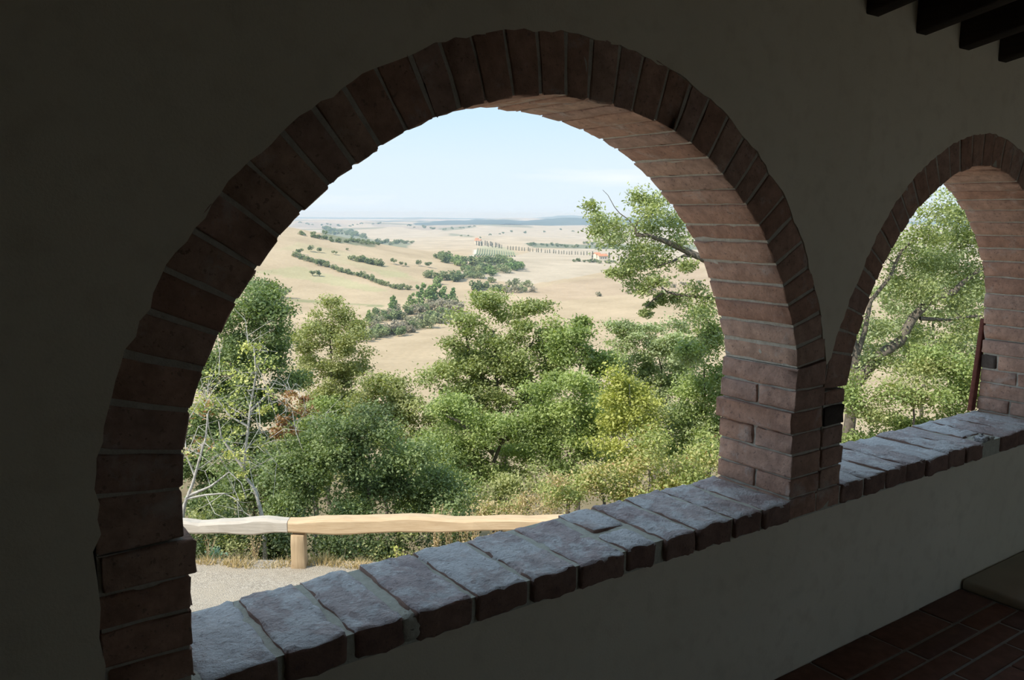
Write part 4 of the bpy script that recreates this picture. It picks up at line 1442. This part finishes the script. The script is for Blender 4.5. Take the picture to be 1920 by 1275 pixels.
def plant(kind, mat, x, y, rpx, name, label, cat, group, trunk=False):
    """one far plant standing where the ray through its foot meets the land"""
    p, v = hit(x, y)
    s = rpx * v / FPX * (1.55 if name in ('wood_tree', 'scrub_bush', 'clump_tree') else 1.35 if kind != 'cypress' else 1.0)
    key = (kind, mat.name, frng.randrange(len(MESH[kind])))
    if key not in SRC:
        me = MESH[kind][key[2]].copy()
        me.materials.clear()
        me.materials.append(mat)
        SRC[key] = me
    if trunk:
        o = empty(name, p, label, cat, group)
        c = bpy.data.objects.new('crown', SRC[key]); COL.objects.link(c); c.parent = o
        c['kind'] = 'stuff'
        t = put('trunk', *tube([p + (0, 0, -.1), p + (0, 0, .9 * s)], [.09 * s, .05 * s], 6), M_TRUNK, o)
        h = c
    else:
        o = bpy.data.objects.new(name, SRC[key]); COL.objects.link(o)
        o.location = tuple(p - np.array((0, 0, .03 * s)))
        set_props(o, label, cat, group)
        h = o
    zs = s * frng.uniform(.85, 1.2)
    h.scale = (s, s, zs if kind != 'cypress' else s)
    h.rotation_euler = (0, 0, frng.uniform(0, 6.28))
    return o


def nth(i):
    i += 1
    w = ['', 'first', 'second', 'third', 'fourth', 'fifth', 'sixth', 'seventh', 'eighth', 'ninth', 'tenth', 'eleventh', 'twelfth']
    return w[i] if i < 13 else str(i) + ('th' if 10 < i % 100 < 14 else {1: 'st', 2: 'nd', 3: 'rd'}.get(i % 10, 'th'))


def along(pts, n, jx=2, jy=2):
    pts = np.array(pts, float)
    d = np.concatenate([[0], np.cumsum(np.linalg.norm(np.diff(pts, axis=0), axis=1))])
    for i in range(n):
        t = d[-1] * (i + frng.uniform(.2, .8)) / n
        yield np.interp(t, d, pts[:, 0]) + frng.uniform(-jx, jx), np.interp(t, d, pts[:, 1]) + frng.uniform(-jy, jy)


for i, (x, y) in enumerate(along([(548, 481), (580, 490), (612, 501), (652, 513), (692, 526), (732, 538), (768, 546)], 34, 1, 1.5)):
    plant('bush', M_FB, x, y, frng.uniform(5.5, 8), 'hedge_bush', nth(i) + ' bush from the upper end of the left hillside hedge', 'bush', 'bushes of the hillside hedge')
for i, (x, y) in enumerate(along([(664, 488), (684, 492), (704, 497), (716, 500)], 9, .5, 1)):
    plant('bush', M_FB, x, y, frng.uniform(7, 9.5), 'thicket_bush', nth(i) + ' bush from the left in the compact hillside thicket', 'bush', 'bushes of the hillside thicket')
for i, (x, y, r) in enumerate(sorted(((738, 496, 6), (752, 499, 5), (783, 499, 6), (800, 502, 7), (762, 500, 4), (580, 472, 6), (560, 478, 6), (600, 474, 5), (628, 478, 5), (650, 470, 3)))):
    plant('tree', M_FB, x, y, r, 'field_tree', nth(i) + ' from the left of the small lone trees scattered over the hillside', 'tree', 'lone trees on the hillside', trunk=False)
plant('tree', M_FB, 586, 517, 6, 'field_tree', 'left tree of the small pair on the open hillside field', 'tree', None, True)
plant('tree', M_FB, 599, 519, 6, 'field_tree', 'right tree of the small pair on the open hillside field', 'tree', None, True)
plant('tree', M_FB, 531, 560, 10, 'field_tree', 'round tree at the hillside foot beside the dark-leaved tree', 'tree', None, True)
for x, y in list(along([(800, 520), (850, 527), (900, 520)], 12, 8, 3)) + list(along([(822, 486), (850, 492), (870, 500)], 9, 6, 3)) + list(along([(872, 512), (910, 514), (950, 508), (975, 502)], 20, 6, 5)) + list(along([(885, 496), (930, 494), (955, 497)], 10, 6, 3)):
    plant('bush', M_FB if frng.random() < .7 else M_FP, x, y, frng.uniform(7, 11), 'wood_tree', 'leafy tree in the wood at the valley bottom', 'tree', 'trees of the valley wood')
for i, (x, y, h) in enumerate(((957, 503, 14), (963, 504, 11), (970, 505, 15))):
    plant('cypress', M_FC, x, y, h, 'cypress', nth(i) + ' of three dark cypresses from the left ending the valley wood', 'tree', 'cypresses at the wood')
for i, (x, y, r, m) in enumerate(sorted(((893, 545, 13, M_FB), (922, 530, 8, M_FB), (914, 541, 9, M_FB), (960, 540, 10, M_FS), (985, 538, 8, M_FB), (940, 546, 9, M_FB), (968, 549, 9, M_FS), (996, 548, 7, M_FS), (905, 543, 8, M_FB), (950, 548, 8, M_FS), (930, 545, 8, M_FB), (820, 533, 9, M_FP), (980, 548, 8, M_FB)), key=lambda q: q[0])):
    plant('bush', m, x, y, r, 'clump_tree', nth(i) + ' tree from the left in the clump before the pale field', 'tree', 'trees of the clump in mid valley')
for x, y in along([(655, 640), (700, 632), (760, 622), (820, 602), (860, 590)], 34, 6, 7):
    plant('bush', M_FS if frng.random() < .6 else M_FB, x, y, frng.uniform(9, 15), 'scrub_bush', 'greyish scrub bush in the thick band along the bare field', 'bush', 'scrub along the field edge')
for x, y in along([(690, 612), (740, 598), (800, 585), (850, 572)], 22, 8, 7):
    plant('bush', M_FS if frng.random() < .5 else M_FB, x, y, frng.uniform(9, 13), 'scrub_bush', 'greyish scrub bush in the thick band along the bare field', 'bush', 'scrub along the field edge')
for i, (x, y, r) in enumerate(sorted(((738, 592, 16), (772, 580, 13), (800, 574, 19), (812, 572, 19), (828, 572, 16), (848, 568, 13), (690, 610, 12), (787, 572, 14)))):
    plant('poplar', M_FP, x, y, r, 'poplar', nth(i) + ' fresh green poplar from the left above the scrub band', 'tree', 'poplars in the scrub band')
for x, y in list(along([(600, 450), (660, 453), (700, 458), (770, 456)], 44, 6, 3)) + list(along([(610, 434), (650, 438), (680, 446)], 34, 14, 4)) + list(along([(560, 440), (600, 446)], 8, 8, 2)):
    plant('bush', M_FB, x, y, frng.uniform(3.5, 5.5), 'distant_tree', 'tiny distant tree in the wood beyond the left ridge', 'tree', 'distant trees beyond the ridge')
for x, y in list(along([(985, 460), (1060, 463), (1110, 466), (1170, 467), (1300, 468)], 30, 5, 1.5)) + list(along([(1090, 459), (1170, 462), (1280, 464)], 14, 4, 1)):
    plant('bush', M_FB, x, y, frng.uniform(3.5, 5), 'distant_tree', 'tiny distant tree in the dark wood behind the farmhouse', 'tree', 'distant trees behind the farmhouse')
for i, (x, y) in enumerate(along([(950, 468), (985, 471), (1020, 474), (1060, 477), (1108, 479)], 30, .3, .3)):
    plant('cypress', M_FC, x, y, frng.uniform(6, 8), 'cypress', nth(i) + ' tiny cypress from the villa in the long avenue', 'tree', 'cypress avenue')
for x, y in along([(892, 459), (905, 461), (925, 463), (942, 466)], 16, 1.5, 1):
    plant('cypress', M_FC, x, y, frng.uniform(7, 10), 'cypress', 'dark cypress clustered beside the villa on the knoll', 'tree', 'cypresses at the villa')
for i, (x, y, h) in enumerate(((1111, 487, 16), (1125, 486, 12), (1136, 488, 13), (1142, 489, 16), (1160, 488, 10), (1165, 488, 10), (1172, 488, 9))):
    plant('cypress', M_FC, x, y, h, 'cypress', nth(i) + ' dark cypress from the left at the orange-roofed farmhouse', 'tree', 'cypresses at the farmhouse')
for x, y in along([(1070, 491), (1100, 492), (1135, 494), (1175, 492)], 14, 3, 1):
    plant('bush', M_FB, x, y, frng.uniform(3, 5), 'garden_bush', 'low bush in the garden strip below the farmhouse', 'bush', 'bushes below the farmhouse')
plant('bush', M_FS, 1125, 556, 6, 'field_bush', 'single brown bush alone on the right-hand dry field', 'bush', None)
for x, y in along([(1170, 552), (1200, 549), (1225, 545), (1320, 530)], 9, 2, 1):
    plant('bush', M_FS, x, y, frng.uniform(4, 7), 'hedge_bush', 'brownish hedge bush on the field behind the oak limb', 'bush', 'hedge behind the oak limb')
for x, y in along([(985, 582), (1020, 575), (1048, 568)], 6, 2, 1):
    plant('bush', M_FS, x, y, frng.uniform(3, 5), 'hedge_bush', 'low brown bush on the field edge above the tallest oak', 'bush', 'low bushes above the oak')

for x, y in list(along([(555, 420), (640, 424), (720, 420)], 16, 6, 2)) + list(along([(760, 424), (830, 431), (890, 426)], 16, 6, 1.5)) + list(along([(850, 440), (890, 447), (960, 436), (1060, 432), (1160, 436)], 18, 8, 2.5)):
    plant('bush', M_FB, x, y, frng.uniform(1.8, 3), 'remote_tree', 'speck of a tree on the pale far plain', 'tree', 'remote trees on the plain')

# vineyard rows below the villa
VV, VFc, k = [], [], 0
for i in range(16):
    x0 = 896 + i * 4.4
    a, _ = hit(x0, 466 + i * .5)
    b, _ = hit(x0 - 6 + i * .6, 481)
    n = 8
    d = (b - a)[:2]; d = d / (np.linalg.norm(d) + 1e-9)
    s = np.array([-d[1], d[0]])
    for j in range(n + 1):
        q = a + (b - a) * j / n
        uq, vq = to_uv(q)
        gz = float(ground(uq, vq))
        for sgn in (-1, 1):
            for z in (-.1, 0.9):
                VV.append((q[0] + s[0] * sgn * .6, q[1] + s[1] * sgn * .6, gz + z))
        if j < n:
            o_ = k
            for e in ((0, 4, 5, 1), (1, 5, 7, 3), (3, 7, 6, 2)):
                VFc.append([o_ + t for t in e])
        k += 4
M_VINE = mat_plain('vines', (0.20, 0.24, 0.12), (0.26, 0.29, 0.16), 0.6, 0.0)
set_props(put('vineyard_rows', VV, VFc, M_VINE, smooth=False), kind='stuff', label='pale vineyard rows on the slope below the villa')

# buildings
M_WALLH = mat_plain('farm_wall', (0.62, 0.54, 0.42), (0.70, 0.62, 0.50), 0.4, 0.0)
M_ROOF = mat_plain('roof_tiles', (0.50, 0.20, 0.10), (0.62, 0.28, 0.15), 0.8, 0.0)
M_DARKW = mat_plain('dark_window', (0.05, 0.05, 0.055), (0.08, 0.08, 0.08), 1.0, 0.0)


def house(name, label, x, y, w, d, h, rot, wings=()):
    p, v = hit(x, y)
    root = empty(name, p, label, 'building')
    R2 = np.array([[RH[0], FH[0]], [RH[1], FH[1]]])
    c, s = math.cos(rot), math.sin(rot)

    def W(q):
        q = np.asarray(q, float)
        xy = np.stack([q[:, 0] * c - q[:, 1] * s, q[:, 0] * s + q[:, 1] * c], -1) @ R2.T
        return np.concatenate([p[:2] + xy, p[2] + q[:, 2:3]], 1)
    for (ox, oy, ww, dd, hh) in [(0, 0, w, d, h)] + list(wings):
        x0, x1, y0, y1 = ox - ww / 2, ox + ww / 2, oy - dd / 2, oy + dd / 2
        rz = hh + dd * .22
        q = [(x0, y0, -2), (x1, y0, -2), (x1, y1, -2), (x0, y1, -2), (x0, y0, hh), (x1, y0, hh), (x1, y1, hh), (x0, y1, hh), (x0, oy, rz), (x1, oy, rz)]
        put('wall', W(q), [[0, 1, 5, 4], [2, 3, 7, 6], [1, 2, 6, 9, 5], [3, 0, 4, 8, 7]], M_WALLH, root, smooth=False)
        e = .5
        q = [(x0 - e, y0 - e, hh - .1), (x1 + e, y0 - e, hh - .1), (x1 + e, oy, rz + .15), (x0 - e, oy, rz + .15), (x0 - e, y1 + e, hh - .1), (x1 + e, y1 + e, hh - .1)]
        q += [(a, b, z + .3) for a, b, z in q]
        put('roof', W(q), [[6, 7, 8, 9], [9, 8, 11, 10], [1, 0, 3, 2], [2, 3, 4, 5], [0, 1, 7, 6], [5, 4, 10, 11], [1, 2, 8, 7], [2, 5, 11, 8], [3, 0, 6, 9], [4, 3, 9, 10]], M_ROOF, root, smooth=False)
        for kx in np.linspace(x0, x1, 5)[1:-1]:
            q = [(kx - .5, y0 - .04, hh * .45), (kx + .5, y0 - .04, hh * .45), (kx + .5, y0 - .04, hh * .75), (kx - .5, y0 - .04, hh * .75)]
            q += [(a, b + .08, z) for a, b, z in q]
            put('window', W(q), [[0, 1, 2, 3], [7, 6, 5, 4], [0, 4, 5, 1], [2, 6, 7, 3], [1, 5, 6, 2], [3, 7, 4, 0]], M_DARKW, root, smooth=False)


house('farmhouse', 'farmhouse with orange roof among cypresses on the right rise', 1128, 489, 10, 8, 5.0, 0.35, [(-3.5, 4, 5, 7, 6.5)])
house('villa', 'small villa with red roof on the vineyard knoll', 896, 456.5, 11, 8, 5.5, -0.2, [(-2, 2, 5, 5, 8.5)])

# ------------------------------------------------------------------ summer haze over the valley
hz = [from_uv(u, v, z) for z in (-90, 22) for u, v in ((-9500, 120), (11000, 120), (16000, 12600), (-14000, 12600))]
hF = [[3, 2, 1, 0], [4, 5, 6, 7], [0, 1, 5, 4], [1, 2, 6, 5], [2, 3, 7, 6], [3, 0, 4, 7]]
mh, nt, out = new_mat('valley_haze')
vs = nt.nodes.new('ShaderNodeVolumeScatter')
vs.inputs['Color'].default_value = (0.62, 0.82, 1.0, 1)
vs.inputs['Density'].default_value = 0.00017
vs.inputs['Anisotropy'].default_value = 0.0
nt.links.new(vs.outputs[0], out.inputs['Volume'])
set_props(put('haze', hz, hF, mh, smooth=False), kind='stuff', label='pale summer haze over the valley')
